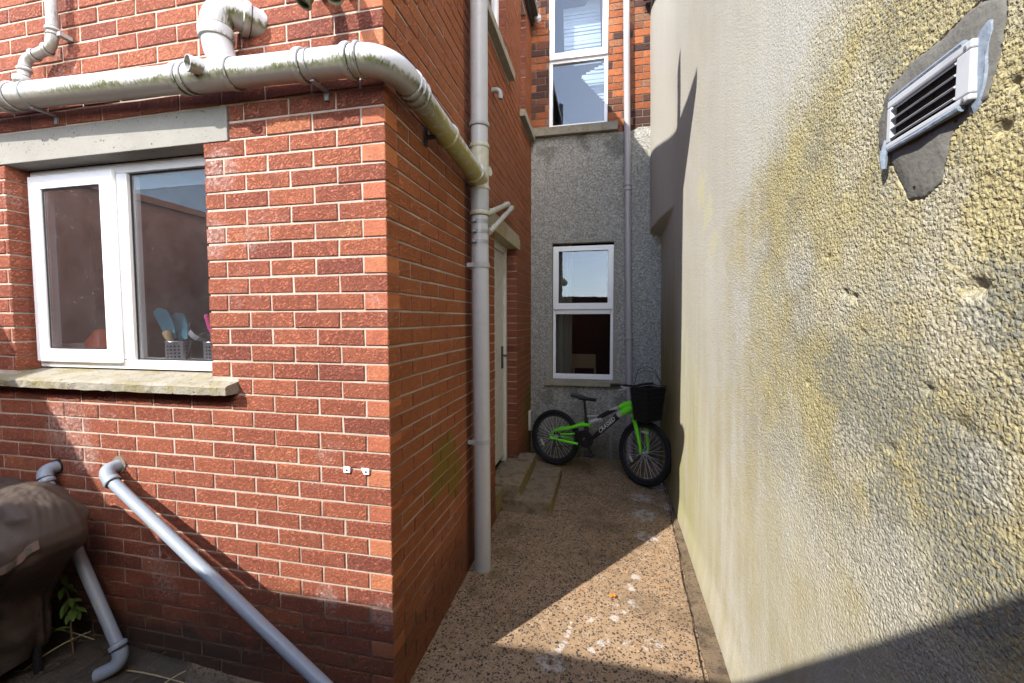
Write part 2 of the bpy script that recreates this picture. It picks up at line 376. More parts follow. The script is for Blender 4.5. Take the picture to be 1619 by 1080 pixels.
def mat_ground():
    n = NM('exposed_aggregate', 0.9, 0.25); p = n.sep(n.pos)
    flat = n.comb(p[0], p[1], 0.0)
    wob = n.VM('ADD', flat, n.scl(n.VM('SUBTRACT', n.noise(flat, 75, 3, col=True), (0.5,0.5,0.5)), (0.022,0.022,0.0)))
    big = n.noise(flat, 2.4, 5, 0.65); mid = n.noise(flat, 17, 4, 0.65)
    paste = n.mix(big, (0.18,0.113,0.064), (0.385,0.264,0.157))
    paste = n.mix(n.M('MULTIPLY', n.ss(mid, 0.45, 0.7), 0.55), paste, (0.42,0.30,0.21))
    paste = n.mix(n.M('MULTIPLY', n.ss(n.noise(flat, 4.5, 3, 0.6), 0.55, 0.72), 0.35), paste, (0.36,0.19,0.085))
    grain = n.noise(flat, 220, 2); paste = n.mix(n.M('MULTIPLY', n.ss(grain, 0.55, 0.7), 0.5), paste, (0.10,0.07,0.05))
    bumps = None
    def pebbles(c, scale, thr, size, colr, amt=1.0):
        d = n.voro(wob, scale); cc = n.sep(n.voro(wob, scale, out='Color'))
        k = n.M('MULTIPLY', n.M('GREATER_THAN', cc[0], thr), n.ss(d, size, size*0.72))
        k = n.M('MULTIPLY', k, amt)
        return n.mix(k, c, n.mix(cc[1], colr, tuple(x*1.9 for x in colr))), k
    c, k1 = pebbles(paste, 90, 0.52, 0.42, (0.030,0.026,0.026), 0.85)
    c, k4 = pebbles(c, 75, 0.80, 0.36, (0.36,0.25,0.17), 0.6)
    c, k2 = pebbles(c, 70, 0.45, 0.42, (0.040,0.032,0.026))
    c, k3 = pebbles(c, 46, 0.83, 0.38, (0.028,0.024,0.024))
    c = n.mix(n.M('MULTIPLY', n.ss(n.noise(flat, 1.7, 5, 0.65), 0.50, 0.66), 0.5), c, (0.105,0.072,0.044))
    # worn pale mortar slurry and old paint drips
    sp = n.splat(None, [(1.084,1.198,-.14,.034),(1.05,1.06,-.14,.026),(1.042,1.10,-.14,.018),(.942,.777,-.14,.028),(.867,.575,-.14,.026),(.82,.517,-.14,.020),(.905,.60,-.14,.014),(.700,.69,-.14,.010),(.702,.655,-.14,.012),(.698,.62,-.14,.013),(.692,.585,-.14,.014),(.683,.55,-.14,.016),(.67,.515,-.14,.018),(.66,.48,-.14,.020)], .011, 45)
    sp = n.M('MAXIMUM', sp, n.M('MULTIPLY', n.splat(None, [(.62,.40,-.14,.07),(1.0,.60,-.14,.03),(1.13,.62,-.14,.05),(.97,.85,-.14,.04),(1.05,.93,-.14,.04),(.8,.75,-.14,.03)], .04, 30), n.ss(mid, .42, .6)))
    c = n.mix(n.M('MULTIPLY', n.M('MULTIPLY', sp, n.ss(grain, 0.25, 0.5)), 0.6), c, (0.56,0.53,0.50))
    sp2 = n.splat(None, [(1.22,2.45,-.13,.10),(1.21,2.1,-.13,.12),(1.3,2.9,-.12,.1),(1.20,1.75,-.13,.08),(1.44,2.75,-.12,.12),(1.45,2.3,-.12,.07)], .05, 16)
    c = n.mix(n.M('MULTIPLY', n.M('MULTIPLY', sp2, n.ss(mid, .35, .6)), 0.5), c, (0.55,0.54,0.54))
    green = n.splat(None, [(.19,1.02,-.14,.06),(.2,1.3,-.14,.1),(.15,1.6,-.14,.12),(.5,3.2,-.12,.35),(1.0,3.4,-.12,.3)], .05, 14)
    c = n.mix(n.M('MULTIPLY', green, 0.45), c, (0.11,0.085,0.03))
    # dark wet earth and moss by the left-hand wall
    e = n.M('MULTIPLY_ADD', n.M('SUBTRACT', big, 0.5), 1.1, p[0])
    earth = n.ss(e, -0.75, -1.15)
    ec = n.mix(n.ss(n.noise(flat, 30, 4, 0.7), 0.45, 0.65), (0.012,0.010,0.008), (0.052,0.045,0.038))
    ec = n.mix(n.ss(n.noise(flat, 120, 2), 0.70, 0.74), ec, (0.45,0.43,0.40))
    c = n.mix(earth, c, ec)
    mid_e = n.M('MULTIPLY', n.ss(e, 0.0, -0.7), n.ss(p[1], 0.05, -0.05))
    c = n.mix(n.M('MULTIPLY', mid_e, 0.7), c, (0.10,0.085,0.07))
    n.col(c)
    peb = n.M('ADD', n.M('MULTIPLY', k2, 0.8), n.M('MULTIPLY', k1, 0.5))
    h = n.M('ADD', n.M('MULTIPLY', mid, 1.2), n.M('ADD', peb, n.M('MULTIPLY', grain, 0.4)))
    n.bump(h, 0.004, 0.9); n.rough(n.mix(earth, (0.9,0.9,0.9), (0.5,0.5,0.5))); return n.m
def mat_rightwall():
    n = NM('weathered_roughcast', 0.95, 0.15); p = n.sep(n.pos); Y, Z = p[1], p[2]
    w = n.comb(0.0, Y, Z)
    m1 = n.noise(w, 3.2, 5, 0.62); m2 = n.noise(w, 14, 4, 0.65); m3 = n.noise(w, 75, 3, 0.6); m4 = n.noise(w, 190, 2, 0.5)
    och = n.mix(m2, (0.30,0.250,0.110), (0.46,0.395,0.215))
    och = n.mix(n.ss(m3, 0.56, 0.72), och, (0.47,0.39,0.22))
    lich = n.mix(m4, (0.12,0.115,0.09), (0.27,0.26,0.21))
    kl = n.M('MULTIPLY', n.ss(n.M('ADD', n.M('MULTIPLY', m3, 0.55), n.M('ADD', n.M('MULTIPLY', m4, 0.25), n.M('MULTIPLY', m1, 0.55))), 0.63, 0.80), 0.75)
    c = n.mix(kl, och, lich)
    gl = n.ss(n.M('MULTIPLY_ADD', n.noise(w, 2.1, 4, 0.6), 1.0, n.M('MULTIPLY', n.M('SUBTRACT', 1.6, Z), 0.16)), 0.46, 0.66)
    c = n.mix(n.M('MULTIPLY', gl, 0.55), c, n.mix(m2, (0.30,0.29,0.24), (0.45,0.435,0.385)))
    fl = n.M('MULTIPLY', n.ss(n.noise(w, 170, 3, 0.6), 0.55, 0.66), 0.75)
    c = n.mix(fl, c, (0.085,0.078,0.05))
    # grey lichen cloud in the middle of the wall, pale lime runs
    cloud = n.splat(None, [(1.45,-.5,1.35,.14),(1.45,-.62,1.38,.12),(1.45,-.38,1.4,.1),(1.45,-.75,1.25,.14),(1.45,-.83,1.15,.12),(1.45,-.62,1.18,.1),(1.45,-.84,1.55,.07)], .07, 7)
    c = n.mix(n.M('MULTIPLY', n.M('MULTIPLY', cloud, n.ss(m3, 0.30, 0.55)), 0.75), c, (0.19,0.19,0.155))
    stv = n.comb(0.0, n.M('MULTIPLY', Y, 9.0), n.M('MULTIPLY', Z, 0.9)); st = n.noise(stv, 1.0, 4, 0.6)
    pale = n.M('ADD', n.M('MULTIPLY_ADD', n.M('SUBTRACT', Y, 0.38), 1.25, n.M('MULTIPLY', n.M('MAXIMUM', n.M('SUBTRACT', Z, 2.0), 0.0), 3.6)),
               n.M('ADD', n.M('MULTIPLY', n.M('SUBTRACT', m1, 0.5), 1.5), n.M('MULTIPLY', n.M('SUBTRACT', st, 0.5), 0.9)))
    kp = n.ss(n.M('MULTIPLY_ADD', m2, 0.5, pale), -0.30, 0.95)
    pc = n.mix(n.M('MULTIPLY_ADD', m1, 0.5, n.M('MULTIPLY', st, 0.5)), (0.36,0.34,0.285), (0.50,0.49,0.465))
    pc = n.mix(n.M('MULTIPLY', n.ss(n.noise(w, 130, 3, 0.65), 0.50, 0.66), 0.42), pc, (0.24,0.225,0.18))
    pc = n.mix(n.M('MULTIPLY', n.ss(m2, 0.52, 0.72), 0.35), pc, (0.42,0.39,0.30))
    c = n.mix(n.M('MULTIPLY', kp, n.M('MULTIPLY_ADD', n.ss(m3, 0.65, 0.4), 0.35, 0.65)), c, pc)
    # cream lower wall
    low = n.ss(n.M('MULTIPLY_ADD', m1, 0.7, n.M('ADD', Z, n.M('MULTIPLY', n.M('MAXIMUM', n.M('MULTIPLY', Y, -1.0), 0.0), 0.55))), 1.80, 0.95)
    lc = n.mix(n.ss(n.M('MULTIPLY_ADD', m1, 0.5, n.M('MULTIPLY', st, 0.5)), 0.35, 0.65), (0.38,0.335,0.21), (0.48,0.45,0.37))
    lc = n.mix(n.M('MULTIPLY', n.ss(m2, 0.55, 0.7), 0.5), lc, (0.42,0.40,0.33))
    lc = n.mix(n.M('MULTIPLY', n.ss(n.noise(w, 130, 3, 0.65), 0.52, 0.66), 0.42), lc, (0.23,0.21,0.14))
    c = n.mix(n.M('MULTIPLY', low, 0.8), c, lc)
    # white lime runs
    run = n.splat(None, [(1.45,-.72,1.72,.07),(1.45,-.73,1.62,.09),(1.45,-.75,1.52,.08),(1.45,-.46,2.04,.11),(1.45,-.40,1.92,.08),(1.45,-.45,1.22,.10),(1.45,-.30,1.58,.10),(1.45,-.15,1.72,.11),(1.45,-.6,1.0,.16),(1.45,-.2,.9,.2),(1.45,-.85,1.30,.07)], .075, 6)
    c = n.mix(n.M('MULTIPLY', n.M('MULTIPLY', run, n.ss(m3, 0.62, 0.42)), 0.42), c, (0.46,0.445,0.40))
    # green-yellow algae towards the foot at the far end
    ga = n.M('MULTIPLY', n.ss(Y, 0.6, 1.7), n.ss(n.M('MULTIPLY_ADD', st, 1.3, n.M('MULTIPLY', Z, 0.45)), 1.55, 0.75))
    c = n.mix(n.M('MULTIPLY', n.M('MULTIPLY', ga, n.ss(m1, 0.3, 0.6)), 0.75), c, (0.34,0.325,0.14))
    gs = n.M('MULTIPLY', n.splat(None, [(1.47,1.35,2.35,.13),(1.47,1.15,2.15,.10),(1.47,1.0,1.95,.1)], .10, 7), 0.25)
    c = n.mix(gs, c, (0.55,0.50,0.20))
    dkf = n.M('MULTIPLY', n.ss(Y, 2.05, 2.5), n.ss(n.M('MULTIPLY_ADD', st, 1.2, Z), 3.0, 1.6))
    c = n.mix(n.M('MULTIPLY', dkf, 0.75), c, (0.20,0.165,0.06))
    c = n.mix(n.M('MULTIPLY', n.M('MULTIPLY', n.ss(Y, 2.2, 2.6), n.ss(Z, 1.6, 2.2)), 0.35), c, (0.36,0.34,0.31))
    n.col(c)
    am = n.M('MULTIPLY_ADD', n.M('MAXIMUM', kp, low), -0.62, 1.0)
    vw = n.VM('ADD', w, n.scl(n.VM('SUBTRACT', n.noise(w, 130, 2, col=True), (0.5,0.5,0.5)), (0.0,0.012,0.012)))
    h = n.M('MULTIPLY', n.M('ADD', n.M('MULTIPLY', n.voro(vw, 135), -1.3), n.M('ADD', n.M('MULTIPLY', m3, 0.7), n.M('MULTIPLY', m4, 0.5))), am)
    n.bump(h, 0.0030, 1.0); return n.m
def mat_roughcast():
    n = NM('grey_roughcast', 0.95, 0.15); p = n.sep(n.pos); w = n.comb(p[0], 0.0, p[2])
    v = n.sep(n.voro(w, 75, out='Color')); f = n.noise(w, 3, 4, 0.6); g = n.noise(w, 120, 2)
    c = n.ramp(v[0], [(0,(0.19,0.185,0.165)),(0.35,(0.27,0.262,0.235)),(0.7,(0.34,0.328,0.295)),(1,(0.44,0.425,0.385))])
    c = n.mix(n.M('MULTIPLY', n.ss(g, 0.5, 0.7), 0.45), c, (0.10,0.10,0.095))
    c = n.mix(n.M('MULTIPLY', n.ss(f, 0.5, 0.72), 0.35), c, (0.26,0.26,0.26))
    c = n.mix(n.M('MULTIPLY', n.ss(n.M('MULTIPLY_ADD', f, 0.8, p[2]), 0.95, 0.25), 0.75), c, (0.085,0.075,0.045))
    st = n.noise(n.comb(n.M('MULTIPLY', p[0], 9), 0.0, n.M('MULTIPLY', p[2], 0.8)), 1.0, 3)
    c = n.mix(n.M('MULTIPLY', n.ss(st, 0.55, 0.7), 0.25), c, (0.44,0.43,0.41))
    run = n.M('MULTIPLY', n.splat(None, [(.2,3.5,3.5,.12),(.98,3.5,3.5,.14),(.2,3.5,.6,.10),(1.1,3.5,.55,.12),(.6,3.5,3.58,.1),(.5,3.5,.66,.08)], .08, 8), 0.5)
    c = n.mix(run, c, (0.085,0.085,0.07))
    n.col(c); n.bump(g, 0.006, 0.7); return n.m

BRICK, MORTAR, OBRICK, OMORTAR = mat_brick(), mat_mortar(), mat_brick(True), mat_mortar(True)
GROUND, RWALL, RCAST = mat_ground(), mat_rightwall(), mat_roughcast()
PVC_G = mat_pipe('mossy_grey_pvc', (0.46,0.47,0.49), 1.0)
PVC = mat_pipe('grey_pvc', (0.40,0.40,0.405), 0.0)
PVC_D = mat_pipe('dull_grey_pvc', (0.33,0.335,0.33), 0.0)
PVC_B = mat_pipe('dusty_blue_grey_pvc', (0.235,0.275,0.325), 0.0, 0.8)
PVC_M = mat_pipe('mauve_grey_pvc', (0.36,0.33,0.34), 0.0)
RUBBER = mat_simple('black_rubber', (0.018,0.018,0.02), 0.6, 0.3)
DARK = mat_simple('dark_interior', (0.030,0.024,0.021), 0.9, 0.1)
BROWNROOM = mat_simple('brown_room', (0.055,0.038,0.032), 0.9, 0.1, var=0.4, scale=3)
UPVC = mat_upvc()
LINTEL = mat_concrete('precast_concrete', (0.19,0.182,0.16), (0.27,0.26,0.235), 0.4, 0.0, 0.002)
SILL = mat_concrete('weathered_sill', (0.17,0.155,0.125), (0.33,0.305,0.25), 0.7, 0.5, 0.012)
SILL2 = mat_concrete('damp_sill', (0.23,0.21,0.16), (0.36,0.33,0.26), 0.5, 0.2, 0.004)
STEP = mat_concrete('mossy_step', (0.17,0.128,0.086), (0.33,0.255,0.18), 0.7, 0.25, 0.014, 0.6)
def mossy_risers():
    n = NM('riser'); n.m.name = 'riser_tmp'
    m = STEP; t = m.node_tree; bsdf = t.nodes['Principled BSDF']; src = bsdf.inputs['Base Color'].links[0].from_socket
    g = t.nodes.new('ShaderNodeNewGeometry'); sp = t.nodes.new('ShaderNodeSeparateXYZ'); t.links.new(g.outputs['True Normal'], sp.inputs[0])
    no = t.nodes.new('ShaderNodeTexNoise'); no.inputs['Scale'].default_value = 22; no.inputs['Detail'].default_value = 5; t.links.new(g.outputs['Position'], no.inputs['Vector'])
    mr = t.nodes.new('ShaderNodeMapRange'); mr.interpolation_type = 'SMOOTHSTEP'; t.links.new(sp.outputs[0], mr.inputs['Value']); mr.inputs['From Min'].default_value = .35; mr.inputs['From Max'].default_value = .75; mr.inputs['To Max'].default_value = .7
    m2 = t.nodes.new('ShaderNodeMapRange'); t.links.new(no.outputs['Fac'], m2.inputs['Value']); m2.inputs['From Min'].default_value = .32; m2.inputs['From Max'].default_value = .55
    mu = t.nodes.new('ShaderNodeMath'); mu.operation = 'MULTIPLY'; t.links.new(mr.outputs[0], mu.inputs[0]); t.links.new(m2.outputs[0], mu.inputs[1])
    mx = t.nodes.new('ShaderNodeMix'); mx.data_type = 'RGBA'; t.links.new(mu.outputs[0], mx.inputs[0]); t.links.new(src, mx.inputs[6]); mx.inputs[7].default_value = (.24,.175,.04,1)
    t.links.new(mx.outputs[2], bsdf.inputs['Base Color']); bpy.data.materials.remove(n.m)
mossy_risers()
FILLET = mat_concrete('cement_fillet', (0.070,0.053,0.038), (0.22,0.155,0.10), 0.9, 0.1, 0.012, 0.8)
CEMENT = mat_concrete('fresh_cement', (0.095,0.09,0.075), (0.20,0.19,0.17), 0.4, 0.0, 0.005)
GLASS_K, GLASS = mat_glass('dirty_glass', (0.90,0.92,0.95), 0.9, 1.35), mat_glass('window_glass', (0.80,0.84,0.88), 0.08, 0.42)
STEEL = mat_simple('steel', (0.55,0.55,0.56), 0.3, 0.5, 0.9)
ZINC = mat_simple('zinc_strap', (0.28,0.29,0.30), 0.5, 0.5, 0.5)
BLACK = mat_simple('black_plastic', (0.022,0.022,0.025), 0.45, 0.4)
FASCIA = mat_simple('dark_fascia', (0.055,0.052,0.05), 0.5, 0.3)
SLATE = mat_simple('roof_slate', (0.08,0.08,0.09), 0.7, 0.3, var=0.5, scale=6)
YARD = mat_simple('yard_brick', (0.15,0.065,0.045), 0.9, 0.1, var=0.6, scale=12)
RENDER = mat_simple('grey_render', (0.42,0.42,0.42), 0.9, 0.1, var=0.3, scale=3)
WHITE = mat_simple('white_paint', (0.78,0.78,0.78), 0.45, 0.4, var=0.2, scale=12)

# ------------------------------------------------------------------ ground
def gz(x, y):
    return -0.148 + 0.010*np.clip(y, 0, 4) + 0.06*sstep(-x, 0.6, 1.6)*sstep(-y+0.0, -0.2, 0.0)*sstep(y, -1.2, -0.3)
def build_ground():
    xs = np.concatenate([np.linspace(-60,-4,8), np.arange(-3.2,1.7,0.03), np.linspace(2,60,8)])
    ys = np.concatenate([np.linspace(-60,-3,8), np.arange(-2.4,3.7,0.03), np.linspace(4,60,8)])
    X, Y = np.meshgrid(xs, ys); Z = gz(X, Y) + 0.012*(fbm(X*3, Y*3, 3) - 0.45) + 0.004*(fbm(X*22, Y*22, 2)-0.4)
    Z = Z + 0.05*sstep(-X, 0.7, 1.3)*sstep(-Y, -0.05, 0.1)*(fbm(X*14, Y*14, 3) - 0.45)
    nx, ny = len(xs), len(ys); i = np.arange(nx*ny).reshape(ny, nx)
    F = np.stack([i[:-1,:-1], i[:-1,1:], i[1:,1:], i[1:,:-1]], -1).reshape(-1,4)
    m = MB(); m.v = np.stack([X,Y,Z],-1).reshape(-1,3).tolist(); m.f = F.tolist(); m.fa = [None]*len(F)
    o = m.build('ground', GROUND, smooth=True, fix=False, angle=180, origin=(0,0,0)); tag(o, kind='structure')
build_ground()

# right wall line
def rwx(y, z): return 1.475 + 0.012*(y-0.46) - 0.010*(z+0.15)
def build_fillet():                            # smooth cement strip at the foot of the right-hand wall
    ys = np.arange(-2.2, 3.5, 0.04); m = MB(); P = []
    for y in ys:
        e = float(np.interp(y, [-2.2,.4,.75,1.36,2.37,3.5], [1.345,1.352,1.364,1.398,1.462,1.49])) + 0.006*random.uniform(-1,1)
        g = float(gz(np.array(1.4), np.array(y)))
        P += [(e, y, g-0.02), (e+0.004, y, g+0.014), (1.56, y, g+0.035)]
    n = len(ys); F = []
    for i in range(n-1):
        for k in range(2): F.append((i*3+k, (i+1)*3+k, (i+1)*3+k+1, i*3+k+1))
    m.add(P, F); o = m.build('path_edge', FILLET, smooth=True, origin=(0,0,0), angle=60); tag(o, kind='structure')
build_fillet()
def build_joint():
    m = MB(); ys = np.arange(-2.0, 3.45, 0.05); P = []
    for y in ys:
        e = float(np.interp(y, [-2.2,.4,.75,1.36,2.37,3.5], [1.345,1.352,1.364,1.398,1.462,1.49])) - .012 + .005*math.sin(y*9) + random.uniform(-.003,.003); w = random.uniform(.0015,.004)
        g = float(gz(np.array(1.35), np.array(y))) + .0125
        P += [(e-w, y, g), (e+w, y, g)]
    m.add(P, [(2*i, 2*i+1, 2*i+3, 2*i+2) for i in range(len(ys)-1)])
    tag(m.build('path_joint', mat_simple('joint_dirt', (0.02,0.017,0.014), 0.95, 0.1), origin=(0,0,0)), kind='structure')
build_joint()

# ------------------------------------------------------------------ brick walls
def brick_box(m, lo, hi, face, col, jit=0.0017):
    """one brick, its face side ('-Y','+X','-X') chamfered and a little uneven"""
    ax = {'-Y': 1, '+X': 0}[face]; sgn = -1 if face == '-Y' else 1
    j = lambda: random.uniform(-jit, jit)
    o = 1 if ax == 0 else 0; ch = 0.003
    a0, a1, z0, z1 = lo[o], hi[o], lo[2], hi[2]
    front = (hi[ax] if sgn > 0 else lo[ax]) + j()*1.0; back = lo[ax] if sgn > 0 else hi[ax]
    sh = front - sgn*ch
    def P(u, d, z): return (d, u, z) if ax == 0 else (u, d, z)
    q = [(a0,z0),(a1,z0),(a1,z1),(a0,z1)]
    q = [(u+j(), z+j()) for u, z in q]
    inn = [(u + (ch if k in (0,3) else -ch), z + (ch if k < 2 else -ch)) for k, (u, z) in enumerate(q)]
    V = [P(u, back, z) for u, z in q] + [P(u, sh, z) for u, z in q] + [P(u, front, z) for u, z in inn]
    F = []
    for k in range(4):
        l = (k+1) % 4; F += [(k,l,4+l,4+k), (4+k,4+l,8+l,8+k)]
    F += [(8,9,10,11)]; m.add(V, F, col)
def rc(): return (random.random(), random.uniform(.35,1), random.random())
def spans(a0, a1, holes, z):
    seg = [(a0, a1)]
    for (h0, h1, z0, z1) in holes:
        if z0 - 0.01 < z < z1 + 0.005:
            out = []
            for s0, s1 in seg:
                if h1 <= s0 or h0 >= s1: out.append((s0, s1)); continue
                if h0 - s0 > 0.012: out.append((s0, h0))
                if s1 - h1 > 0.012: out.append((h1, s1))
            seg = out
    return seg
J = 0.0094
def courses(m, face, plane, a_lo, a_hi, k0, k1, holes, odd_first, even_first, direction, depth=0.1025, ch=0.075, bl=0.225, cf=rc):
    """fills courses with bricks from the start edge; *_first = length of the first brick in odd/even courses"""
    for k in range(k0, k1):
        z0, z1 = k*ch + J/2, (k+1)*ch - J/2; L = a_hi - a_lo; pos = 0.0
        ln = odd_first if k % 2 else even_first
        while pos < L:
            e = min(pos + ln, L)
            u0, u1 = (a_hi - e, a_hi - pos) if direction < 0 else (a_lo + pos, a_lo + e)
            hd = pos == 0 and abs(ln-0.1025) < 1e-6; pc_ = (random.uniform(.9,1),0.0,random.random())
            for s0, s1 in spans(u0, u1, holes, (z0+z1)/2):
                if face == '-Y': brick_box(m, (s0, plane, z0), (s1, plane+depth, z1), face, pc_ if hd else cf())
                else: brick_box(m, (plane-depth, s0, z0), (plane, s1, z1), face, cf())
            pos = e + J; ln = bl - J
def mortar_front(m, x0, x1, z0, z1, y0, y1, holes):
    xs = sorted({x0, x1, *[h for q in holes for h in q[:2] if x0 < h < x1]})
    for a, b in zip(xs[:-1], xs[1:]):
        zz = sorted([(q[2], q[3]) for q in holes if q[0] <= a + 1e-6 and q[1] >= b - 1e-6]); c = z0
        for h0, h1 in zz:
            if h0 > c: m.box(a, b, y0, y1, c, h0)
            c = h1
        if c < z1: m.box(a, b, y0, y1, c, z1)
def mortar_side(m, y0, y1, z0, z1, xa, xb, holes):
    ys = sorted({y0, y1, *[h for q in holes for h in q[:2] if y0 < h < y1]})
    for a, b in zip(ys[:-1], ys[1:]):
        zz = sorted([(q[2], q[3]) for q in holes if q[0] <= a + 1e-6 and q[1] >= b - 1e-6]); c = z0
        for h0, h1 in zz:
            if h0 > c: m.box(xa, xb, a, b, c, h0)
            c = h1
        if c < z1: m.box(xa, xb, a, b, c, z1)

house = thing('brick_house', 'two storey red brick rear extension hung with grey pipes', 'house', (-1.5, 1.7, -0.15))
KW = (-2.108, -0.885, 1.2525, 2.32)               # kitchen window hole
LH = (-2.36, -0.747, 2.32, 2.4725)                # lintel bed
SH = (-2.6, -0.743, 1.20, 1.2525)                 # sill bed
EAVE = 4.95
fholes = [KW, LH, SH]
mm = MB()
courses(mm, '-Y', 0.0, -3.1, -0.0, -3, 66, fholes, 0.1025, 0.215, -1)
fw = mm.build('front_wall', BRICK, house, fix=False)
# quoin ends on the passage side belong to the front wall's corner bricks
mm = MB(); 
DOOR = (1.75, 2.65, 0.03, 2.25); DL = (1.58, 2.80, 2.25, 2.365)
W1 = (1.20, 2.20, 3.78, 4.80); S1 = (1.05, 2.32, 3.70, 3.78)
W2 = (2.86, 3.15, 3.70, 4.86); S2 = (2.80, 3.44, 3.62, 3.70)
sholes = [DOOR, DL, W1, S1, W2, S2]
courses(mm, '+X', 0.0, 0.003, 3.53, -3, 66, sholes, 0.215, 0.1025, 1)
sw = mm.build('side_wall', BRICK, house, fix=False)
mm = MB()
mortar_front(mm, -3.1, -0.005, -0.3, EAVE, 0.005, 0.098, [(KW[0]-.006, KW[1]+.006, KW[2]-.004, KW[3])] + fholes[1:])
mortar_side(mm, 0.098, 3.53, -0.3, EAVE, -0.098, -0.005, [(a-.006, b+.006, c, d) if q in (0,2,4) else (a,b,c,d) for q, (a,b,c,d) in enumerate(sholes)])
mm.build('mortar', MORTAR, house)
def eaves(m):
    m.box(0.0025, 0.10, -0.36, 3.46, 4.98, 5.06); m.box(-0.1, 0.03, -0.36, 3.5, 4.955, 4.978)
    m.prism([(-.38,5.06),(-.36,4.955),(-.13,4.72),(-.004,4.58),(-.004,5.06)], 'X', -0.02, 0.09)
part('gutter', FASCIA, house, eaves)
part('roof', SLATE, house, lambda m: m.prism([(0.02,5.06),(0.02,5.10),(-2.6,6.9),(-5.2,5.1),(-5.2,5.06)], 'Y', -0.3, 3.5))
# lintels
part('lintel', LINTEL, house, lambda m: m.box(-2.355, -0.752, -0.004, 0.10, 2.322, 2.468), bevel=0.003)
part('lintel', mat_concrete('stained_lintel', (0.32,0.265,0.165), (0.43,0.375,0.26), 0.4, 0.2, 0.003), house, lambda m: m.box(-0.1, 0.005, 1.585, 2.795, 2.252, 2.362), bevel=0.003)
# sills
def ksill(m):
    xs = np.linspace(-2.6, -0.745, 60); P = []
    for i, x in enumerate(xs):
        c = 0.006*random.random()**2; d = 0.004*random.random()**2
        P += [(x,0.12,1.203),(x,-0.066+c,1.203+d),(x,-0.069+d,1.241-c),(x,-0.055,1.2475),(x,0.14,1.286)]
    F = []
    for i in range(len(xs)-1):
        for k in range(5): F.append((i*5+k, i*5+(k+1)%5, (i+1)*5+(k+1)%5, (i+1)*5+k))
    F += [(0,1,2,3,4), tuple((len(xs)-1)*5+k for k in (4,3,2,1,0))]; m.add(P, F)
part('window_sill', SILL, house, ksill)
part('window_sill', SILL2, house, lambda m: m.box(-0.09, 0.055, 1.06, 2.31, 3.705, 3.775), bevel=0.004)
part('window_sill', SILL2, house, lambda m: m.box(-0.09, 0.055, 2.81, 3.45, 3.625, 3.695), bevel=0.004)
# kitchen window
kw = part('window', UPVC, house, lambda m: (m.frame(-2.104,-0.889,1.288,2.318,0.052,0.098,0.165, 0.05, 0.046), m.box(-1.532,-1.462,0.098,0.165,1.3345,2.2675)), bevel=0.004)
part('casement', UPVC, kw, lambda m: m.frame(-2.088,-1.522,1.318,2.284,0.085,0.074,0.0965, 0.068, 0.068), bevel=0.006)
part('pane', GLASS_K, kw, lambda m: m.box(-2.0035,-1.6065,0.086,0.090,1.3855,2.2165))
part('pane', GLASS_K, kw, lambda m: m.box(-1.4625,-0.941,0.118,0.122,1.334,2.268))
part('glazing_bead', BLACK, kw, lambda m: (m.frame(-2.0028,-1.6072,1.386,2.216,0.007,0.0835,0.0855), m.frame(-1.4615,-0.9415,1.3345,2.2675,0.007,0.1145,0.1175)))
# kitchen seen through it
def room(m, x0, x1, y0, y1, z0, z1):
    t = 0.03
    m.box(x0-t,x1+t,y1,y1+t,z0-t,z1+t); m.box(x0-t,x0,y0,y1,z0,z1); m.box(x1,x1+t,y0,y1,z0,z1)
    m.box(x0-t,x1+t,y0,y1,z1,z1+t); m.box(x0-t,x1+t,y0,y1,z0-t,z0)
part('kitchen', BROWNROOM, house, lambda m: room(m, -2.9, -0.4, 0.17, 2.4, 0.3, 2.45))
part('inner_sill', WHITE, house, lambda m: m.box(-2.12,-0.88,0.167,0.40,1.30,1.318))
part('kitchen_cupboard', mat_simple('pale_cupboard', (0.42,0.38,0.33), 0.5), house, lambda m: m.box(-2.895,-2.86,.62,.86,1.30,2.44))
# door in the passage side
DW = mat_simple('door_white', (0.62,0.60,0.55), 0.4, 0.4, var=0.35, scale=10)
dr = part('door', DW, house, lambda m: m.box(-0.165,-0.13,1.80,2.595,0.15,2.19), bevel=0.003)
part('door_frame', DW, dr, lambda m: (m.box(-0.165,-0.105,2.60,2.72,0.082,2.30), m.box(-0.165,-0.105,1.68,1.795,0.082,2.30), m.box(-0.165,-0.105,1.796,2.599,2.195,2.30)), bevel=0.003)
part('handle', mat_simple('dark_brass', (0.10,0.08,0.05), 0.35, 0.5, 0.6), dr, lambda m: (m.box(-0.1295,-0.118,2.50,2.545,1.05,1.27), m.tube([(-0.118,2.522,1.18),(-0.075,2.522,1.18),(-0.073,2.42,1.18)],0.009,10)))
# upper windows in the passage side
for (y0,y1,z0,z1) in ((1.205,2.195,3.785,4.795),(2.865,3.145,3.705,4.855)):
    w = part('window', UPVC, house, lambda m: (m.box(-0.12,-0.07,y0,y0+.05,z0,z1), m.box(-0.12,-0.07,y1-.05,y1,z0,z1), m.box(-0.12,-0.07,y0+.05,y1-.05,z0,z0+.05), m.box(-0.12,-0.07,y0+.05,y1-.05,z1-.05,z1)))
    part('pane', GLASS, w, lambda m: m.box(-0.10,-0.095,y0+.05,y1-.05,z0+.05,z1-.05))
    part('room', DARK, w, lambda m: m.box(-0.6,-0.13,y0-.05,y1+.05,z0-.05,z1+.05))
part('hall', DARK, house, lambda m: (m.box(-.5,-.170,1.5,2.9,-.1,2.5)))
part('plate', mat_simple('cream_plastic', (0.55,0.52,0.44), 0.5), house, lambda m: m.box(0.002,0.028,3.30,3.385,0.23,0.46), bevel=0.004)

